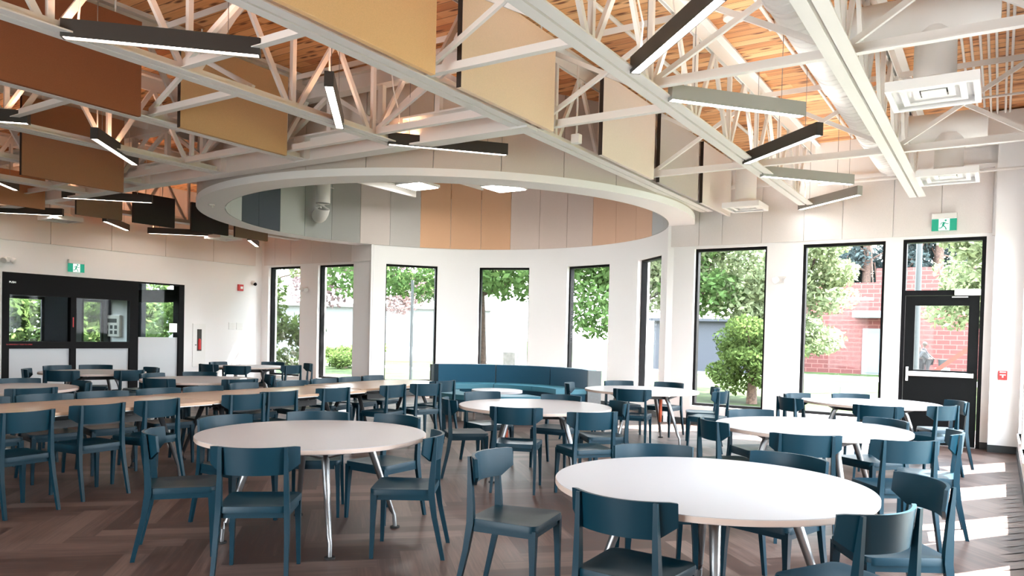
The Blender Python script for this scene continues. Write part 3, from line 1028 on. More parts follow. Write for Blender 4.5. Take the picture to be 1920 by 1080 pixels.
# ================================================================== FURNITURE
def make_chair(name='dining_chair'):
    t = empty(name)
    m = M['teal']
    # seat: trapezoid with round corners and a shallow dish
    def outline(wf, wr, yf, yr, rc=.05, n=5):
        pts = []
        for (sx, y, w, a0) in ((1, yf, wf, 0), (-1, yf, wf, 90), (-1, yr, wr, 180), (1, yr, wr, 270)):
            cx, cy = sx * (w / 2 - rc), y - rc if y > 0 else y + rc
            for k in range(n):
                a = R(a0 + 90 * k / (n - 1))
                pts.append((cx + rc * math.cos(a), cy + rc * math.sin(a)))
        return pts
    b = MB()
    rings = [(1.0, .418), (1.0, .448), (.985, .456), (.90, .455), (.70, .447), (.35, .443)]
    base = outline(.44, .395, .225, -.195)
    vr = []
    for s_, z in rings:
        vr.append([b.bm.verts.new((x * s_, .015 + (y - .015) * s_, z)) for x, y in base])
    n = len(base)
    b.bm.faces.new(vr[0][::-1])
    for a, c in zip(vr, vr[1:]):
        for k in range(n):
            b.bm.faces.new((a[k], a[(k + 1) % n], c[(k + 1) % n], c[k]))
    b.bm.faces.new(vr[-1])
    for s_ in (-1, 1):
        b.bar((s_ * .185, -.17, .405), (s_ * .195, .18, .405), .022, .04)
    b.bar((-.17, .195, .405), (.17, .195, .405), .022, .04)
    b.bar((-.17, -.165, .405), (.17, -.165, .405), .022, .04)
    b.build('seat', m, t, smooth=40)
    # back: bowed panel whose wings reach past the posts
    b = MB()
    n = 20
    fr, bk = [], []
    for k in range(n + 1):
        x = -.25 + .5 * k / n
        u = x / .25
        y = -.222 + .102 * u * u
        sl = .204 * u / .25 * .25
        nx, ny = -(2 * .102 * u / .25), 1
        l_ = math.hypot(nx, ny); nx /= l_; ny /= l_
        ax = abs(x)
        zb = .638 if ax < .18 else .640 + (ax - .18) / .07 * .055
        zt = .80 if ax < .235 else .796
        th = .0085
        col = []
        for (off, z) in ((th, zb), (th, zt), (-th, zt), (-th, zb)):
            lean = -(z - .64) * .10 + .008
            col.append(b.bm.verts.new((x + nx * off, y + ny * off + lean, z)))
        fr.append(col)
    for p, q in zip(fr, fr[1:]):
        for i in range(4):
            b.bm.faces.new((p[i], p[(i + 1) % 4], q[(i + 1) % 4], q[i]))
    b.bm.faces.new(fr[0][::-1]); b.bm.faces.new(fr[-1])
    b.build('backrest', m, t, smooth=40)
    for s_ in (-1, 1):
        # rear leg runs up to carry the back
        b = MB()
        secs = []
        for (x, y, z, w, d) in ((.205, -.262, 0, .022, .026), (.198, -.20, .28, .028, .034), (.192, -.178, .43, .032, .042), (.190, -.180, .50, .030, .040), (.186, -.188, .64, .026, .030), (.184, -.200, .798, .020, .014)):
            secs.append([Vector((s_ * x + a * w / 2, y + c * d / 2, z)) for a, c in ((-1, -1), (1, -1), (1, 1), (-1, 1))])
        b.sweep(secs).build('leg', m, t, smooth=40)
        b = MB()
        secs = []
        for (x, y, z, w, d) in ((.205, .205, 0, .022, .024), (.200, .200, .25, .030, .032), (.195, .196, .40, .040, .042), (.193, .195, .43, .044, .044)):
            secs.append([Vector((s_ * x + a * w / 2, y + c * d / 2, z)) for a, c in ((-1, -1), (1, -1), (1, 1), (-1, 1))])
        b.sweep(secs).build('leg', m, t, smooth=40)
    return t


def leg_tube(parent, ang_, rf=.62, re=.40, name='leg'):
    c, s = math.cos(R(ang_)), math.sin(R(ang_))
    P = lambda r, z: (c * r, s * r, z)
    lg = MB().tube([P(re - .02, .655), P(re, .635), P(re + .03, .58), P(rf - .035, .14), P(rf - .012, .10), P(rf - .005, .012)], [.024, .03, .027, .018, .016, .014], 12).build(name, M['alu'], parent, smooth=50)
    MB().tube([P(rf - .005, 0), P(rf - .005, .012)], .035, 20).build('glide', M['rubber'], lg, smooth=40)
    # two upper arms spreading to the underside
    for q in (-1, 1):
        a2 = R(ang_ + q * 24)
        r2 = re + .16
        MB().tube([P(re, .63), (math.cos(a2) * r2, math.sin(a2) * r2, .70)], [.018, .012], 8).build('arm', M['alu'], lg, smooth=50)
    return lg


def round_table(x, y, d, rot, label, strip_ang=None):
    t = empty('round_table', (x, y, 0))
    tag(t, label, 'table', 'round dining tables')
    r = d / 2
    MB().prism(ngon(r, 96), .712, .74, bevel=.004).build('tabletop', M['white'], t, smooth=40)
    MB().prism(ngon(r - .0, 96), .7095, .7118).arc(0, 0, r - .002, r + .003, 0, 360, .714, .737, n=96).build('edge_band', M['edge'], t, smooth=40)
    k = min(1, d / 1.6)
    fr = MB()
    for a in range(4):
        c, s = math.cos(R(rot + a * 90)), math.sin(R(rot + a * 90))
        c2, s2 = math.cos(R(rot + a * 90 + 90)), math.sin(R(rot + a * 90 + 90))
        re = .40 * k
        fr.bar((c * re, s * re, .655), (c2 * re, s2 * re, .655), .05, .05)
    fr.box(-.22, .22, -.22, .22, .66, .708)
    fr.build('frame', M['dark'], t)
    for a in range(4):
        leg_tube(t, rot + a * 90, .62 * k, .40 * k)
    if strip_ang is not None:
        c, s = math.cos(R(strip_ang)), math.sin(R(strip_ang))
        MB().sweep([[Vector((c * .34 - s * q + e * c, s * .34 + c * q + e * s, z)) for q, e in ((-w, -.012), (w, -.012), (w, .012), (-w, .012))] for z, w in ((.66, .016), (.42, .022), (.31, .014))]).build('orange_strip', M['orange'], t)  # plain orange strip hanging under the table
    return t


TABLES = dict(
    A=(-1.244, 3.845, 1.6, -68, 'round white table closest to the camera on the window side', None),
    B=(-4.128, 3.774, 1.6, -32, 'round white table standing beside the long wooden table, on the dark floor', None),
    C=(-4.092, 6.792, 1.6, -101, 'round white table just in front of the curved teal sofa', -119),
    D=(-1.363, 6.936, 1.6, -140, 'middle one of the three round white tables on the exit-door side', None),
    E=(-4.257, 9.987, 1.6, -6, 'round white table by the bay window past the sofa end', -15),
    F=(-1.347, 10.385, 1.6, 200, 'round white table standing before the black exit door', None),
    G1=(-11.97, 6.36, 1.5, 30, 'round table right in front of the black sliding doors', None),
    G2=(-12.31, 9.57, 1.3, 10, 'small round table in the far corner, sunlit wall behind it', None),
    G3=(-9.54, 6.6, 1.6, 75, 'round table behind the long table with a white napkin on it', None),
    G4=(-9.55, 4.0, 1.6, 50, 'round table cut by the photo edge behind the long wooden table', None),
)
for k, v in TABLES.items():
    round_table(*v)
nap = tag(MB().prism([(-.07, -.06), (.05, -.07), (.08, .03), (0, .07), (-.08, .04)], 0, .035, bevel=.01).build('napkin', M['plasticw'], smooth=40), 'crumpled white napkin on the round table behind the long table', 'napkin')
nap.location = (-9.05, 6.9, .741)


def long_table(x, y0, y1, label, rounded=False, ang_=0, w=1.06):
    cy = (y0 + y1) / 2
    t = empty('long_table', (x, cy, 0), R(ang_))
    tag(t, label, 'table', 'long oak tables pushed end to end')
    h = (y1 - y0) / 2
    if rounded:
        pts = [(-w / 2, -h), (w / 2, -h)] + [(w / 2 * math.cos(R(a)), h - w / 2 + w / 2 * math.sin(R(a))) for a in range(0, 181, 6)]
    else:
        pts = [(-w / 2, -h), (w / 2, -h), (w / 2, h), (-w / 2, h)]
    MB().prism(pts, .712, .74, bevel=.003).build('tabletop', M['oak'], t)
    inner = [(px * .985, py * .985) for px, py in pts]
    MB().prism(inner, .704, .7118).build('edge_band', M['plasticw'], t)
    MB().box(-.06, .06, -h + .3, h - .3, .62, .70).box(-.30, .30, -h + .32, -h + .40, .64, .70).box(-.30, .30, h - .40, h - .32, .64, .70).build('frame', M['dark'], t)
    MB().box(-.18, .18, -h + .5, h - .5, .56, .575).box(-.18, -.165, -h + .5, h - .5, .575, .63).box(.165, .18, -h + .5, h - .5, .575, .63).build('cable_tray', M['dark'], t)
    for sx in (-1, 1):
        for sy in (-1, 1):
            lg = MB().tube([(sx * .10, sy * (h - .36), .66), (sx * .16, sy * (h - .36), .62), (sx * .40, sy * (h - .30), .12), (sx * .42, sy * (h - .30), .012)], [.028, .028, .018, .015], 12).build('leg', M['dark'], t, smooth=50)
            MB().tube([(sx * .42, sy * (h - .30), 0), (sx * .42, sy * (h - .30), .012)], .034, 18).build('glide', M['rubber'], lg, smooth=40)
            MB().tube([(sx * .16, sy * (h - .36), .62), (sx * .36, sy * (h - .36), .70)], [.02, .014], 8).build('arm', M['dark'], lg, smooth=50)


long_table(-7.14, 2.50, 4.72, 'oak-topped long table running out of the photo, nearest of the three joined')
long_table(-7.18, 4.735, 6.93, 'middle long table of the three joined ones, pale oak top')
long_table(-7.36, 6.98, 9.02, 'last of the three joined long tables, rounded end toward the sofa', True, 1.5)

CH = [('g1', -12.1, 5.63, 60), ('g2', -12.8, 6.31, 11), ('g3', -12.75, 6.8, -34), ('g4', -11.63, 5.77, 130), ('g5', -11.3, 6.47, -175), ('g6', -11.77, 7.04, -99), ('h1', -12.32, 8.8, 94), ('h2', -12.87, 9.4, 14), ('h3', -11.63, 8.82, 123), ('h4', -12.46, 10.18, -65), ('h5', -11.39, 9.69, -178), ('h6', -11.74, 10.34, -119), ('i1', -10.12, 6.34, 20), ('i2', -10.11, 6.92, -50), ('i3', -9.28, 5.89, 108), ('i4', -8.67, 6.52, 167), ('i5', -9.08, 7.22, -120), ('j1', -9.97, 4.42, -11), ('j2', -8.72, 3.93, 175), ('j3', -9.25, 4.62, -103), ('k1', -6.5, 2.83, -173), ('k2', -6.67, 3.51, -176), ('k3', -6.74, 4.09, -171), ('k4', -6.72, 5.08, 173), ('k5', -6.79, 5.58, 177), ('k6', -6.78, 6.38, 174), ('k7', -6.69, 7.30, -176), ('k8', -6.56, 7.88, 162), ('k9', -6.8, 8.5, 173), ('l0', -7.55, 3.07, 0), ('l1', -7.58, 3.62, -8), ('l2', -7.59, 4.18, -10), ('l3', -7.59, 4.81, -3), ('l4', -7.56, 5.34, -3), ('l5', -7.74, 6.06, 10), ('l6', -7.7, 6.75, -4), ('l7', -7.80, 7.42, 3), ('l8', -7.86, 7.98, 5), ('l9', -7.91, 8.53, 5), ('c4', -4.53, 2.99, 53), ('c5', -3.71, 2.97, 130), ('c6', -4.87, 3.68, 2), ('c7', -4.65, 4.27, -49), ('c8', -4.1, 4.49, -92), ('c9', -3.34, 3.9, -147), ('m1', -4.7, 6.36, 48), ('m2', -4.95, 7.17, -22), ('m3', -4.18, 7.4, -84), ('m4', -3.87, 6.11, 114), ('m5', -3.19, 6.22, 142), ('m6', -3.45, 7.14, -138), ('n1', -4.84, 10.63, -38), ('n2', -4.27, 10.9, -97), ('n3', -4.08, 9.32, 104), ('n4', -3.5, 10.4, -158), ('n5', -3.22, 9.83, 178), ('n6', -5.07, 9.68, 21), ('o1', -1.91, 6.39, 43), ('o2', -1.92, 7.34, -43), ('o3', -0.92, 7.38, -127), ('o4', -1.23, 5.98, 110), ('o5', -0.62, 6.14, 125), ('o6', -0.44, 6.82, -174), ('q1', -2.06, 10.18, -25), ('q2', -2.01, 9.59, 45), ('q3', -1.56, 10.68, -57), ('q4', -1.1, 9.22, 92), ('q5', -0.63, 9.77, 149), ('q6', -0.55, 10.55, -152), ('r1', -2.3, 3.61, 10), ('r2', -1.35, 3.14, 88), ('r3', -1.75, 4.38, -57), ('r4', -1.08, 4.54, -107), ('r5', -0.43, 4.24, -148), ('r6', -0.52, 3.5, 152)]
CL = {
    'g1': 'teal chair at the table before the sliding doors, side-on at its left end',
    'g2': 'teal chair against the left frosted door panel, only its back top showing',
    'g3': 'teal chair against the second frosted door panel, only its back top showing',
    'g4': 'dark teal chair, back to the camera, left one before the sliding-door table',
    'g5': 'dark teal chair, back to the camera, right one before the sliding-door table',
    'g6': 'teal chair turned sideways by the frosted sidelight, open gap under its back',
    'h1': 'dark teal chair at the left of the far-corner table below the wall plates',
    'h2': 'teal chair behind the far-corner table, half hidden in the left wall sunlight',
    'h3': 'dark chair, back to the camera, in front of the far-corner table',
    'h4': 'teal chair under the far-corner window, only its back top above the table',
    'h5': 'teal chair seen from behind right of the far-corner table legs',
    'h6': 'teal chair side-on against the pier between the two far-corner windows',
    'i1': 'teal chair back behind the napkin table, beside the frosted sidelight',
    'i2': 'teal chair back behind the napkin table, below the extinguisher cabinet',
    'i3': 'dark chair, back to the camera, at the left of the napkin table',
    'i4': 'dark chair, back to the camera, at the right of the napkin table',
    'i5': 'teal chair edge-on at the right end of the napkin table',
    'j1': 'teal chair back along the far rim of the table cut by the photo edge',
    'j2': 'dark chair, back to the camera, at the table cut by the photo edge',
    'j3': 'teal chair turned sideways at the right rim of the table cut by the photo edge',
    'k1': 'teal chair on the camera side of the long table, cut by the photo edge',
    'k2': 'second teal chair from the photo edge on the camera side of the long table',
    'k3': 'third teal chair from the photo edge on the camera side of the long table',
    'k4': 'fourth teal chair on the camera side of the long table, overlapping its neighbour',
    'k5': 'fifth teal chair on the camera side of the long table, half behind the fourth',
    'k6': 'sixth teal chair on the camera side of the long table, table leg behind it',
    'k7': 'seventh teal chair on the camera side, first of three near the long table end',
    'k8': 'eighth teal chair on the camera side, middle of three near the long table end',
    'k9': 'last teal chair at the rounded long table end, beside the sofa',
    'l0': 'teal chair back on the far side of the long table, at the photo edge',
    'l1': 'second chair back from the photo edge on the far side of the long table',
    'l2': 'third chair back from the photo edge on the far side of the long table',
    'l3': 'fourth chair back on the far side of the long table',
    'l4': 'fifth chair back on the far side of the long table',
    'l5': 'sixth chair back on the far side of the long table, slightly turned',
    'l6': 'seventh chair back on the far side of the long table',
    'l7': 'eighth chair back, first of the last three on the long table far side',
    'l8': 'ninth chair back, middle of the last three on the long table far side',
    'l9': 'tenth and last chair back on the long table far side, by the bay window',
    'c4': 'teal chair at the left of the dark-floor round table, blue inner back showing',
    'c5': 'teal chair, back to the camera, in front of the dark-floor round table',
    'c6': 'teal chair back behind the left rim of the dark-floor round table',
    'c7': 'wide teal chair back behind the middle of the dark-floor round table',
    'c8': 'teal chair with blue seat behind the right rim of the dark-floor round table',
    'c9': 'teal chair in profile at the right of the dark-floor round table',
    'm1': 'dark teal chair in profile at the left of the round table before the sofa',
    'm2': 'teal chair back between the sofa bench and the round table, left one',
    'm3': 'teal chair back between the sofa bench and the round table, right one',
    'm4': 'teal chair, back to the camera, in front of the round table before the sofa',
    'm5': 'blue teal chair seen from behind right of centre at the table before the sofa',
    'm6': 'dark chair facing the camera at the right rim of the table before the sofa',
    'n1': 'teal chair behind the bay-window table, nearer the sofa end',
    'n2': 'teal chair behind the bay-window table, nearer the tall side window',
    'n3': 'teal chair, back to the camera, in front of the bay-window table',
    'n4': 'teal chair in profile by the tall window, the hidden one of an overlapping pair',
    'n5': 'teal chair in profile by the tall window, the front one of an overlapping pair',
    'n6': 'small-looking teal chair back at the sofa end, left of the bay-window table',
    'o1': 'dark chair seen from behind at the left of the middle exit-side table',
    'o2': 'teal chair back behind the left rim of the middle exit-side table',
    'o3': 'dark chair back behind the right rim of the middle exit-side table',
    'o4': 'wide teal chair, back to the camera, in front of the middle exit-side table',
    'o5': 'pale lit teal chair seen from behind right of the middle exit-side table',
    'o6': 'teal chair in profile at the right of the middle exit-side table, sun on floor beside',
    'q1': 'blue teal chair behind the exit-door table, left one under the window',
    'q2': 'dark chair seen from behind at the left of the exit-door table',
    'q3': 'teal chair back behind the exit-door table, next to the door',
    'q4': 'grey teal chair, back to the camera, in front of the exit-door table',
    'q5': 'pale teal chair, back to the camera, right of the exit-door table',
    'q6': 'teal chair facing left before the black exit door, bright edge',
    'r1': 'teal chair left of the closest round table, olive sheen on its empty seat',
    'r2': 'big teal chair, back to the camera, in front of the closest round table',
    'r3': 'blue teal chair back behind the left rim of the closest round table',
    'r4': 'teal chair back behind the right rim of the closest round table',
    'r5': 'teal chair right of the closest round table with a dark tilted inner back',
    'r6': 'pale teal chair at the lower corner, bowed back toward the camera',
}
proto = make_chair()
first = True
for (k, x, y, a) in CH:
    c = proto if first else copy_tree(proto)
    first = False
    c.location = (x, y, 0)
    c.rotation_euler = (0, 0, R(a - 90))
    tag(c, CL[k], 'chair', 'teal stacking chairs')

# ------------------------------------------------------------------ curved sofa, bench and coffee table in the bay
SX, SY = -7.95, 11.5
so = empty('curved_sofa', (SX, SY, 0))
tag(so, 'curved teal sofa with tall back standing in the window bay', 'sofa')
for a0, a1 in ((48, 84), (84.6, 120), (120.6, 157)):
    MB().arc(0, 0, 1.95, 2.14, a0, a1, .14, .83, n=12).build('back_cushion', M['sofa'], so, smooth=30)
    MB().arc(0, 0, 1.32, 1.945, a0, a1, .36, .455, n=12).build('seat_cushion', M['sofaseat'], so, smooth=30)
MB().arc(0, 0, 1.36, 1.93, 48.5, 156.5, .12, .358, n=30).build('seat_base', M['sofa'], so, smooth=30)
MB().arc(0, 0, 2.142, 2.22, 46.5, 158.5, .10, .82, n=30).arc(0, 0, 1.95, 2.142, 46.5, 47.9, .10, .82, n=2).build('back_shell', M['sofaend'], so, smooth=30)
for a in (52, 80, 105, 130, 153):
    for r in (1.42, 2.1):
        MB().tube([(r * math.cos(R(a)), r * math.sin(R(a)), 0), (r * math.cos(R(a)), r * math.sin(R(a)), .12)], .025, 10).build('leg', M['rubber'], so)
be = empty('curved_bench', (-7.6, 11.45, 0))
tag(be, 'curved backless teal bench closing the ring in front of the sofa', 'bench')
MB().arc(0, 0, .80, 1.30, 205, 335, .36, .445, n=24).build('seat_cushion', M['sofaseat'], be, smooth=30)
MB().arc(0, 0, .83, 1.27, 206, 334, .16, .358, n=24).build('seat_base', M['sofa'], be, smooth=30)
for a in (210, 240, 270, 300, 330):
    for r in (.88, 1.22):
        MB().tube([(r * math.cos(R(a)), r * math.sin(R(a)), 0), (r * math.cos(R(a)), r * math.sin(R(a)), .16)], .02, 10).build('leg', M['edge'], be)
ct = empty('coffee_table', (-7.77, 11.52, 0))
tag(ct, 'low round white coffee table inside the sofa ring', 'coffee table')
MB().prism(ngon(.47, 48), .405, .45, bevel=.005).build('tabletop', M['white'], ct, smooth=40)
MB().tube([(0, 0, .02), (0, 0, .405)], .035, 16).build('column', M['alu'], ct, smooth=40)
MB().prism(ngon(.27, 40), 0, .02, bevel=.004).build('foot_plate', M['alu'], ct, smooth=40)


# ================================================================== WALL FITTINGS
def running_man(parent, mx, s):
    """white door panel with a dark running figure, on the sign face (local x, z)"""
    MB().box(-.052 * s, .052 * s, -.0016, 0, -.062 * s, .062 * s, mx=mx).build('pictogram_door', M['paper'], parent)
    b = MB()

    def limb(pts, w):
        for p, q in zip(pts, pts[1:]):
            b.bar((p[0] * s, -.0025, p[1] * s), (q[0] * s, -.0025, q[1] * s), .0016, w * s, up=(q[1] - p[1], 0, -(q[0] - p[0])))
    limb([(.002, .028), (-.012, -.008)], .022)
    limb([(-.012, -.008), (.012, -.026), (.022, -.056)], .012)
    limb([(-.012, -.008), (-.024, -.032), (-.050, -.036)], .012)
    limb([(.004, .026), (.024, .008), (.044, .012)], .009)
    limb([(-.002, .026), (-.026, .022), (-.034, .002)], .009)
    hd = [(.014 * s + .0115 * s * math.cos(2 * math.pi * k / 16), .047 * s + .0115 * s * math.sin(2 * math.pi * k / 16)) for k in range(16)]
    b.prism(hd, 0, .0016, mx=Matrix.Translation((0, -.0018, 0)) @ Matrix.Rotation(R(90), 4, 'X'))
    o = b.build('pictogram_figure', M['green'], parent)
    if mx:
        o.matrix_local = mx


def exit_sign(loc, rz, label):
    t = empty('exit_sign', loc, rz)
    tag(t, label, 'exit sign')
    MB().box(-.16, .16, -.07, 0, .045, .125, bevel=.006).build('housing', M['plasticw'], t)
    pl = MB().box(-.158, .158, -.045, -.025, -.125, .045).build('sign_plate', M['green'], t)
    running_man(pl, Matrix.Translation((.0, -.046, -.04)), 1.32)
    return t


exit_sign((-.73, YB - .022, 3.26), 0, 'green running-figure exit sign above the black exit door')
exit_sign((XL + .0, 8.04, 2.665), R(90), 'green running-figure exit sign above the black sliding doors')


def emergency(loc, rz, label):
    t = empty('emergency_light', loc, rz)
    tag(t, label, 'emergency light', 'twin-head emergency lights')
    MB().box(-.05, .05, -.04, 0, -.05, .05, bevel=.006).build('base', M['plasticw'], t)
    for s in (-1, 1):
        MB().tube([(s * .05, -.05, .0), (s * .10, -.09, -.03)], [.045, .055], 16).build('lamp_head', M['plasticw'], t, smooth=40)


emergency((-3.0, YB, 2.48), 0, 'twin white emergency lamp between the two tall windows by the exit door')
emergency((-14.2, YB, 2.47), 0, 'twin white emergency lamp between the two far-corner windows')
emergency((XL, 6.78, 2.68), R(90), 'twin white emergency lamp above the corner of the sliding doors')
ex = empty('extinguisher_cabinet', (XL, 10.88, 1.05), R(90))
tag(ex, 'white recessed cabinet with a slim window showing a red extinguisher', 'extinguisher cabinet')
MB().box(-.17, .17, -.02, 0, -.5, .51, bevel=.004).build('door', M['plasticw'], ex)
MB().box(-.06, .06, -.022, -.0195, -.13, .38).build('window', M['hole'], ex)
MB().tube([(.0, -.026, -.10), (.0, -.026, .12), (0, -.026, .16)], [.035, .035, .015], 12).build('extinguisher', M['red'], ex, smooth=40)
MB().box(-.11, -.08, -.035, -.02, .0, .02).build('handle', M['dark'], ex)
for k, (y, l) in enumerate(((11.78, 'square white wall plate beside the sunlit patch, nearer the cabinet'), (12.0, 'square white wall plate beside the sunlit patch, nearer the corner'))):
    p_ = tag(MB().box(-.09, .09, -.012, 0, -.085, .085, bevel=.004).build('wall_plate', M['plasticw']), l, 'wall plate')
    p_.location = (XL, y, 1.525); p_.rotation_euler = (0, 0, R(90))
st = empty('alarm_strobe', (XL, 12.0, 2.48), R(90))
tag(st, 'red fire alarm strobe high on the wall near the far corner', 'fire alarm')
MB().box(-.075, .075, -.05, 0, -.08, .08, bevel=.006).build('body', M['red'], st)
MB().box(-.02, .05, -.06, -.049, -.03, .03, bevel=.004).build('lens', M['plasticw'], st)
cm = empty('security_camera', (XL, 12.38, 2.6), R(90))
tag(cm, 'small white dome camera with black eye in the far corner', 'camera')
MB().tube([(0, 0, .03), (0, -.05, .03), (0, -.09, .0)], [.06, .06, .05], 18).build('body', M['plasticw'], cm, smooth=40)
MB().tube([(0, -.085, 0), (0, -.12, -.02), (0, -.13, -.026)], [.045, .036, .01], 16).build('eye', M['black'], cm, smooth=40)
ps = empty('fire_pull_station', (.05, 12.42, 1.075))
tag(ps, 'red fire pull station on the white pier right of the exit door', 'pull station')
MB().box(-.052, .052, -.04, 0, -.062, .062, bevel=.005).build('body', M['red'], ps)
MB().box(-.034, .034, -.047, -.0395, .0, .014).box(-.008, .008, -.047, -.0395, -.03, .0).build('handle', M['plasticw'], ps)
MB().box(-.036, .036, -.042, -.0395, .038, .052).build('lettering_strip', M['plasticw'], ps)
bx = tag(MB().box(-.05, .05, -.04, .04, 0, .1, bevel=.006).tube([(0, 0, .1), (0, 0, .9)], .012, 8).build('junction_box', M['galv']), 'grey conduit box on the joist edge beside the linen baffle', 'junction box')
bx.location = (-3.98, 7.35, 3.60)

# sliding-door decals
def text(body, size, loc, rot, m, name, parent):
    cu = bpy.data.curves.new(name, 'FONT')
    cu.body = body
    cu.size = size
    cu.align_x = 'CENTER'
    cu.extrude = .0006
    dg = None
    o = bpy.data.objects.new(name, cu)
    COL.objects.link(o)
    cu.materials.append(m)
    o.location = loc
    o.rotation_euler = rot
    o.parent = parent
    return o


text('IN EMERGENCY PUSH TO OPEN', .032, (XL + .0215, 7.0, 1.055), (R(90), 0, R(90)), M['red'], 'emergency_lettering', ent)
text('PUSH', .05, (XL + .0215, 6.87, 2.24), (R(90), 0, R(90)), M['paper'], 'header_lettering', ent)
MB().box(XL + .02, XL + .0215, 7.99, 8.01, 1.42, 1.62).build('warning_sticker', M['red'], ent)
MB().box(XL - .039, XL - .038, 10.15, 10.34, 1.35, 1.55).build('paper_notice', M['paper'], ent)


# ================================================================== OUTSIDE
structure(MB().box(-140, 120, YB + .4, 160, -.35, -.22).box(-140, XL - 3.2, -60, YB + .4, -.35, -.22).box(XR + .5, 120, -60, YB + .4, -.35, -.22).build('lawn', M['lawn']))
structure(MB().box(-60, 60, 35.5, 40.5, -.22, -.20).box(-60, -17, 26, 27.8, -.22, -.205).box(XR + .6, XR + 2.6, -20, 30, -.22, -.20).build('path', M['path']))


def leaf_cloud(clumps, n, size, rnd, droop=0):
    vs, fs, tn_ = [], [], []
    for _ in range(n):
        cx, cy, cz, rx, ry, rz = rnd.choice(clumps)
        while True:
            u = Vector((rnd.uniform(-1, 1), rnd.uniform(-1, 1), rnd.uniform(-1, 1)))
            if .25 < u.length < 1:
                break
        p = Vector((cx + u.x * rx, cy + u.y * ry, cz + u.z * rz))
        d = Vector((rnd.gauss(0, 1), rnd.gauss(0, 1), rnd.gauss(-droop, .7))).normalized()
        e = d.cross(Vector((rnd.gauss(0, 1), rnd.gauss(0, 1), rnd.gauss(0, 1)))).normalized()
        s = size * rnd.uniform(.6, 1.35)
        b = len(vs)
        vs += [p - d * s, p + e * s * .5, p + d * s, p - e * s * .5]
        fs.append((b, b + 1, b + 2, b + 3))
        tn_.append(rnd.random())
    return vs, fs, tn_


def leaves(name, clumps, n, size, m, parent, seed, droop=0):
    vs, fs, tn_ = leaf_cloud(clumps, n, size, random.Random(seed), droop)
    me = bpy.data.meshes.new(name)
    me.from_pydata(vs, [], fs)
    at = me.attributes.new('tone', 'FLOAT', 'FACE')
    for k, t in enumerate(tn_):
        at.data[k].value = t
    me.materials.append(m)
    o = bpy.data.objects.new(name, me)
    COL.objects.link(o)
    o.parent = parent
    return o


def dirxy(u, D):
    a = R(32.93) + math.atan((960 - u) / 1410.4)
    return -D * math.sin(a), D * math.cos(a)


def tree(name, xy, trunk_r, trunk_h, clumps, n, size, m, label, seed, lean=(0, 0), droop=.5, group='trees on the lawn'):
    t = empty(name, (xy[0], xy[1], -.22))
    tag(t, label, 'tree', group)
    rnd = random.Random(seed)
    b = MB()
    b.tube([(0, 0, 0), (lean[0] * .3, lean[1] * .3, trunk_h * .35), (lean[0], lean[1], trunk_h)], [trunk_r * 1.25, trunk_r, trunk_r * .6], 12)
    for c in clumps[:9]:
        b.tube([(lean[0] * .7, lean[1] * .7, trunk_h * rnd.uniform(.5, .9)), ((c[0] + lean[0]) / 2, (c[1] + lean[1]) / 2, (c[2] + trunk_h * .8) / 2 + .2), c[:3]], [trunk_r * .35, trunk_r * .2, .03], 7)
    b.build('trunk', M['bark'], t, smooth=60)
    leaves('foliage', clumps, n, size, m, t, seed, droop)
    return t


def clumps(rnd, n, rad, zc, zr, cr):
    out = []
    for _ in range(n):
        a = rnd.uniform(0, 2 * math.pi)
        r = rad * math.sqrt(rnd.random())
        z = zc + rnd.uniform(-zr, zr)
        k = rnd.uniform(.7, 1.3) * cr
        out.append((r * math.cos(a), r * math.sin(a), z, k * 1.3, k * 1.3, k * .75))
    return out


rc = random.Random(21)
tree('maple_tree', dirxy(893, 24), .30, 4.2, clumps(rc, 40, 4.3, 5.5, 2.2, .95), 30000, .105, M['leafg'], 'big maple tree whose trunk stands in the second bay window', 5)
tree('maple_tree', dirxy(1172, 23), .22, 3.6, clumps(rc, 26, 2.6, 4.6, 2.4, .85), 17000, .10, M['leafg'], 'maple tree filling the third bay window', 6)
tree('shade_tree', dirxy(1276, 25), .16, 4.0, clumps(rc, 34, 3.0, 5.0, 2.2, .85), 22000, .10, M['leafy'], 'pale green tree filling the window beside the bay', 7)
tree('bush_tree', dirxy(1412, 21), .12, 1.2, clumps(rc, 14, .75, 1.3, .75, .45), 9000, .06, M['leafd'], 'round green bush on the lawn in the window beside the bay', 8)
tree('shade_tree', dirxy(1490, 23), .22, 4.2, clumps(rc, 30, 1.25, 3.9, 2.6, .6), 17000, .085, M['leafy'], 'pale feathery tree in the window next to the exit door', 9)
tree('shade_tree', dirxy(1900, 22), .24, 4.0, clumps(rc, 20, 1.5, 3.9, 1.5, .6), 11000, .085, M['leafy'], 'pale tree whose leaves hang into the exit door transom', 10)
tree('purple_tree', dirxy(690, 32), .2, 3.6, clumps(rc, 24, 2.6, 5.0, 2.0, .8), 11000, .10, M['leafp'], 'purplish thin tree in the far-corner window', 11)
tree('shade_tree', dirxy(478, 40), .22, 4.5, clumps(rc, 20, 3.4, 6.0, 1.5, 1.0), 7000, .15, M['leafy'], 'faint pale tree in the window at the far corner', 12)
tree('bush_tree', dirxy(648, 35), .1, .6, clumps(rc, 10, 1.3, .7, .4, .5), 4000, .09, M['leafd'], 'low green bush before the pale building', 13)
hh = empty('hedge', (-20.5, 14.2, -.22))
tag(hh, 'leafy hedge outside glimpsed through the sidelight beside the sliding doors', 'hedge')
leaves('foliage', [(x_, rc.uniform(-.4, .4), rc.uniform(.3, 2.9), .5, .5, .45) for x_ in [-3 + .25 * q for q in range(30)]], 9000, .09, M['leafd'], hh, 78, .3)
hg = empty('hedge', (XL - 5.6, 10.5, -.22))
tag(hg, 'green hedge outside glimpsed through the sliding doors', 'hedge')
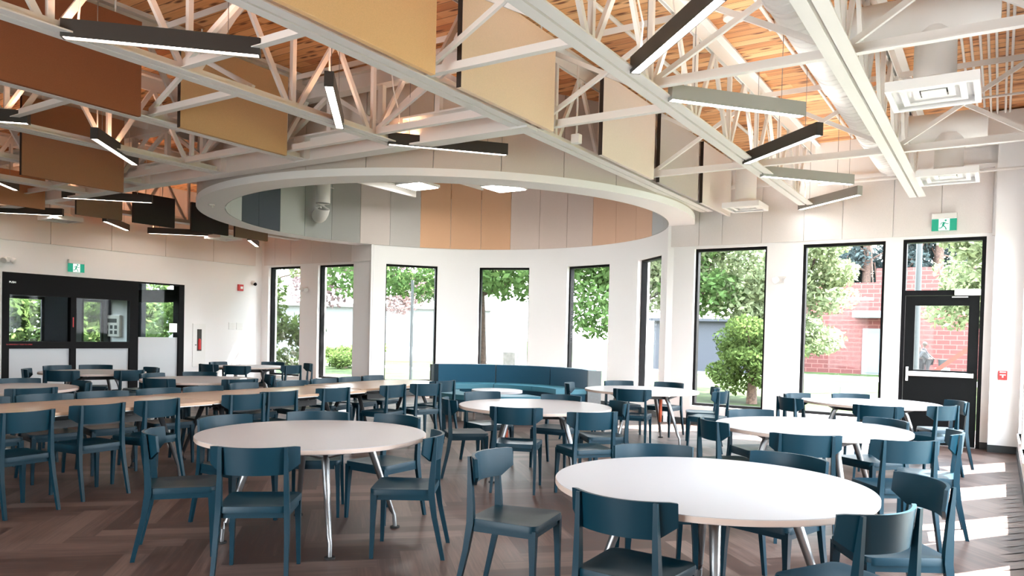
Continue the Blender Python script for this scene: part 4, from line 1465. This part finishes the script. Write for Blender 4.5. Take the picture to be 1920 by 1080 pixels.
leaves('foliage', [(rc.uniform(-.5, .5), y_, rc.uniform(.4, 3.2), .6, .6, .5) for y_ in [-4 + .3 * q for q in range(22)]], 14000, .10, M['leafd'], hg, 77, .3)
for k, (u, D, h) in enumerate(((1560, 58, 15), (1620, 56, 16), (1700, 60, 17), (1755, 57, 15.5), (1815, 60, 16))):
    cl_ = [(rc.uniform(-1, 1) * (h - z) * .22, rc.uniform(-1, 1) * (h - z) * .22, z, 1.2, 1.2, .8) for z in [3 + (h - 4) * q / 22 for q in range(22)]]
    tree('pine_tree', dirxy(u, D), .3, h * .8, cl_, 9000, .16, M['pine'], '%s dark pine behind the brick building, counted from the bay' % cn[k], 30 + k, group='pines behind the brick building')

# brick building seen through the exit-side windows
bb = empty('brick_building', (0, 0, -.22))
tag(bb, 'red brick building across the lawn with canopy and glass door', 'building')
bx0 = dirxy(1478, 44 / math.cos(R(13)))[0]
MB().box(bx0, 14, 44, 52, 0, 4.9).build('wall', M['brick'], bb)
MB().box(bx0 + 4.3, 14, 44.6, 52, 4.9, 5.7).build('upper_wall', M['brick'], bb)
MB().box(bx0 + .2, bx0 + 4.3, 43.98, 44.6, 3.95, 4.1).build('parapet_band', M['stone'], bb)
dx = dirxy(1640, 44)[0]
MB().box(dx - .65, dx + .65, 43.93, 44.0, 0, 2.45).build('door_frame', M['pale'], bb)
MB().box(dx - .5, dx + .5, 43.9, 43.93, .1, 2.3).build('door_glass', M['bluew'], bb)
MB().box(dx - 1.0, dx + 1.4, 42.7, 44.0, 3.0, 3.35).build('canopy', M['pale'], bb)
MB().box(dx + .45, dx + 1.1, 43.95, 44.0, 3.7, 4.85).build('window', M['bluew'], bb)
gb = empty('grey_shed', (0, 0, -.22))
tag(gb, 'dark grey board shed behind the bush outside', 'shed')
sx = dirxy(1335, 40)
MB().box(sx[0] - 3.2, sx[0] + 3.4, sx[1], sx[1] + 3, 0, 2.6).build('wall', M['grey'], gb)
MB().box(sx[0] - 3.5, sx[0] + 3.7, sx[1] - .3, sx[1] + 3.3, 2.6, 2.75).build('roof', M['grey'], gb)
pbd = empty('pale_building', (0, 0, -.22))
tag(pbd, 'pale low building beyond the lawn in the far-corner windows', 'building')
qx = dirxy(700, 46)
rz_ = Matrix.Translation((qx[0], qx[1], 0)) @ Matrix.Rotation(R(40), 4, 'Z')
MB().box(-16, 7, 0, 6, 0, 3.1, mx=rz_).build('wall', M['pale'], pbd)
MB().box(-16.3, 7.3, -.3, 6.3, 3.1, 3.3, mx=rz_).build('roof', M['stone'], pbd)
MB().box(-9.2, -8.1, -.05, 0, 0, 2.1, mx=rz_).build('door', M['bluew'], pbd)
MB().box(-2, 6.5, -1.4, -.6, 0, .8, mx=rz_).build('planter', M['stone'], pbd)
# lamp post, stone block, sign post
lp = dirxy(1717, 30)
o = tag(MB().tube([(0, 0, 0), (0, 0, 7.5)], [.11, .09], 12).build('lamp_post', M['post'], smooth=40), 'grey round lamp post rising past the exit door transom', 'lamp post')
o.location = (lp[0], lp[1], -.22)
lb = dirxy(1598, 27)
o = tag(MB().box(-.32, .32, -.2, .2, 0, .26, bevel=.03).build('stone_block', M['stone']), 'low grey stone block on the lawn in the window by the exit door', 'stone block')
o.location = (lb[0], lb[1], -.22)
sg = dirxy(958, 21)
o = empty('utility_box', (sg[0], sg[1], -.22))
tag(o, 'pale box on a post seen low in the second bay window', 'utility box')
MB().box(-.2, .2, -.1, .1, .55, 1.2, bevel=.01).build('case', M['stone'], o)
MB().tube([(0, 0, 0), (0, 0, .55)], .04, 8).build('post', M['stone'], o)
gp = dirxy(771, 22)
o = tag(MB().tube([(0, 0, 0), (0, 0, 3.2)], .045, 10).build('sign_post', M['pale'], smooth=40), 'thin pale post in the first bay window', 'post')
o.location = (gp[0], gp[1], -.22)
bo = dirxy(1808, 41)
o = empty('boom_lift', (bo[0], bo[1], -.22))
tag(o, 'orange lift boom slanting up beside the brick building', 'lift')
MB().bar((-1.35, 0, .25), (1.6, 0, 2.75), .16, .2).build('boom', M['boom'], o)
MB().box(-1.55, -1.15, -.25, .25, 0, .3, bevel=.03).build('foot', M['stone'], o)
tb = dirxy(1767, 41)
o = tag(MB().tube([(0, 0, 0), (0, 0, .38), (0, 0, .4)], [.16, .2, .2], 14).build('bucket', M['post'], smooth=40), 'pale bucket on the ground beside the orange boom', 'bucket')
o.location = (tb[0], tb[1] + .5, .35)
o2 = tag(MB().box(-.3, .3, -.3, .3, 0, .57).build('crate', M['stone']), 'grey crate under the pale bucket outside', 'crate')
o2.location = (tb[0], tb[1] + .5, -.22)


def person(loc, rz, label, joints, top, legs):
    t = empty('person', loc, rz)
    tag(t, label, 'person')

    def skin(name, verts, edges, radii, m):
        me = bpy.data.meshes.new(name)
        me.from_pydata(verts, edges, [])
        o = bpy.data.objects.new(name, me)
        COL.objects.link(o)
        o.parent = t
        md = o.modifiers.new('skin', 'SKIN')
        for v, r in zip(me.skin_vertices[0].data if me.skin_vertices else [], radii):
            v.radius = r if isinstance(r, tuple) else (r, r)
        ss = o.modifiers.new('sub', 'SUBSURF')
        ss.levels = 2; ss.render_levels = 2
        me.materials.append(m)
        return o
    J = joints

    def add(name, chain, m, root=0):
        names = []
        edges = []
        for ch in chain:
            for a, b in zip(ch, ch[1:]):
                for q in (a, b):
                    if q not in names:
                        names.append(q)
                edges.append((names.index(a), names.index(b)))
        verts = [J[q][0] for q in names]
        me = bpy.data.meshes.new(name)
        me.from_pydata(verts, edges, [])
        o = bpy.data.objects.new(name, me)
        COL.objects.link(o)
        o.parent = t
        bm = bmesh.new(); bm.from_mesh(me)
        ly = bm.verts.layers.skin.verify()
        bm.verts.ensure_lookup_table()
        for i, q in enumerate(names):
            r = J[q][1]
            bm.verts[i][ly].radius = r if isinstance(r, tuple) else (r, r)
            bm.verts[i][ly].use_root = (i == 0)
        bm.to_mesh(me); bm.free()
        o.modifiers.new('skin', 'SKIN')
        ss = o.modifiers.new('sub', 'SUBSURF'); ss.levels = 2; ss.render_levels = 2
        me.materials.append(m)
        return o
    add('body', [['pel', 'chest', 'neck', 'chin', 'head', 'crown'], ['chest', 'shL', 'elL', 'wrL', 'haL'], ['chest', 'shR', 'elR', 'wrR', 'haR'], ['pel', 'hipL', 'knL', 'anL', 'toL'], ['pel', 'hipR', 'knR', 'anR', 'toR']], M['skin'])
    J2 = {k: (v[0], tuple(x * 1.16 + .008 for x in (v[1] if isinstance(v[1], tuple) else (v[1], v[1])))) for k, v in J.items()}
    J = J2
    add('shirt', [['pel', 'chest', 'neck0'], ['chest', 'shL', 'elL', 'wr0L'], ['chest', 'shR', 'elR', 'wr0R']], top)
    add('trousers', [['pel', 'hipL', 'knL', 'an0L'], ['pel', 'hipR', 'knR', 'an0R']], legs)
    hb = MB()
    bmesh.ops.create_uvsphere(hb.bm, u_segments=14, v_segments=8, radius=.108)
    h = hb.build('hair', M['hair'], t, smooth=True)
    c = Vector(joints['crown'][0])
    h.location = (c.x, c.y, c.z - .045)
    return t


def pose(bend, arm):
    b = bend
    J = {}
    pel = Vector((0, 0, .92))
    ch = pel + Vector((math.sin(R(b)) * .42, 0, math.cos(R(b)) * .42))
    nk = pel + Vector((math.sin(R(b)) * .58, 0, math.cos(R(b)) * .58))
    hb_ = b * .6
    hd = nk + Vector((math.sin(R(hb_)) * .16, 0, math.cos(R(hb_)) * .16))
    J['pel'] = (pel, (.15, .13)); J['chest'] = (ch, (.17, .13)); J['neck'] = (nk, .055); J['neck0'] = (nk - (nk - ch) * .25, .07)
    J['chin'] = ((nk + hd) / 2, .07); J['head'] = (hd, .1); J['crown'] = (hd + (hd - nk) * .5, .075)
    for s, q in (('L', 1), ('R', -1)):
        sh = ch + Vector((math.sin(R(b)) * .06, q * .19, math.cos(R(b)) * .06))
        el = sh + Vector((math.sin(R(arm)) * .27, q * .04, -math.cos(R(arm)) * .27))
        wr = el + Vector((math.sin(R(arm + 25)) * .24, -q * .03, -math.cos(R(arm + 25)) * .24))
        ha = wr + (wr - el).normalized() * .14
        J['sh' + s] = (sh, .062); J['el' + s] = (el, .046); J['wr' + s] = (wr, .033); J['wr0' + s] = (el + (wr - el) * .85, .038); J['ha' + s] = (ha, (.042, .025))
        hp = pel + Vector((0, q * .1, -.06))
        kn = Vector((.07 if q > 0 else .0, q * .11, .50)); an = Vector((.0 if q > 0 else -.08, q * .12, .09))
        J['hip' + s] = (hp, .095); J['kn' + s] = (kn, .062); J['an' + s] = (an, .043); J['an0' + s] = (an + Vector((0, 0, .03)), .05); J['to' + s] = (an + Vector((.16, q * .02, -.05)), (.045, .035))
    return J


p1 = dirxy(1741, 40.5)
person((p1[0], p1[1], -.20), R(200), 'person in grey shirt and dark trousers bending forward outside the exit door', pose(38, 35), M['shirt'], M['trousers'])
p2 = dirxy(1728, 41.5)
person((p2[0], p2[1], -.20), R(-10), 'person in dark clothes half hidden behind the bending person outside', pose(10, 30), M['navy'], M['trousers'])
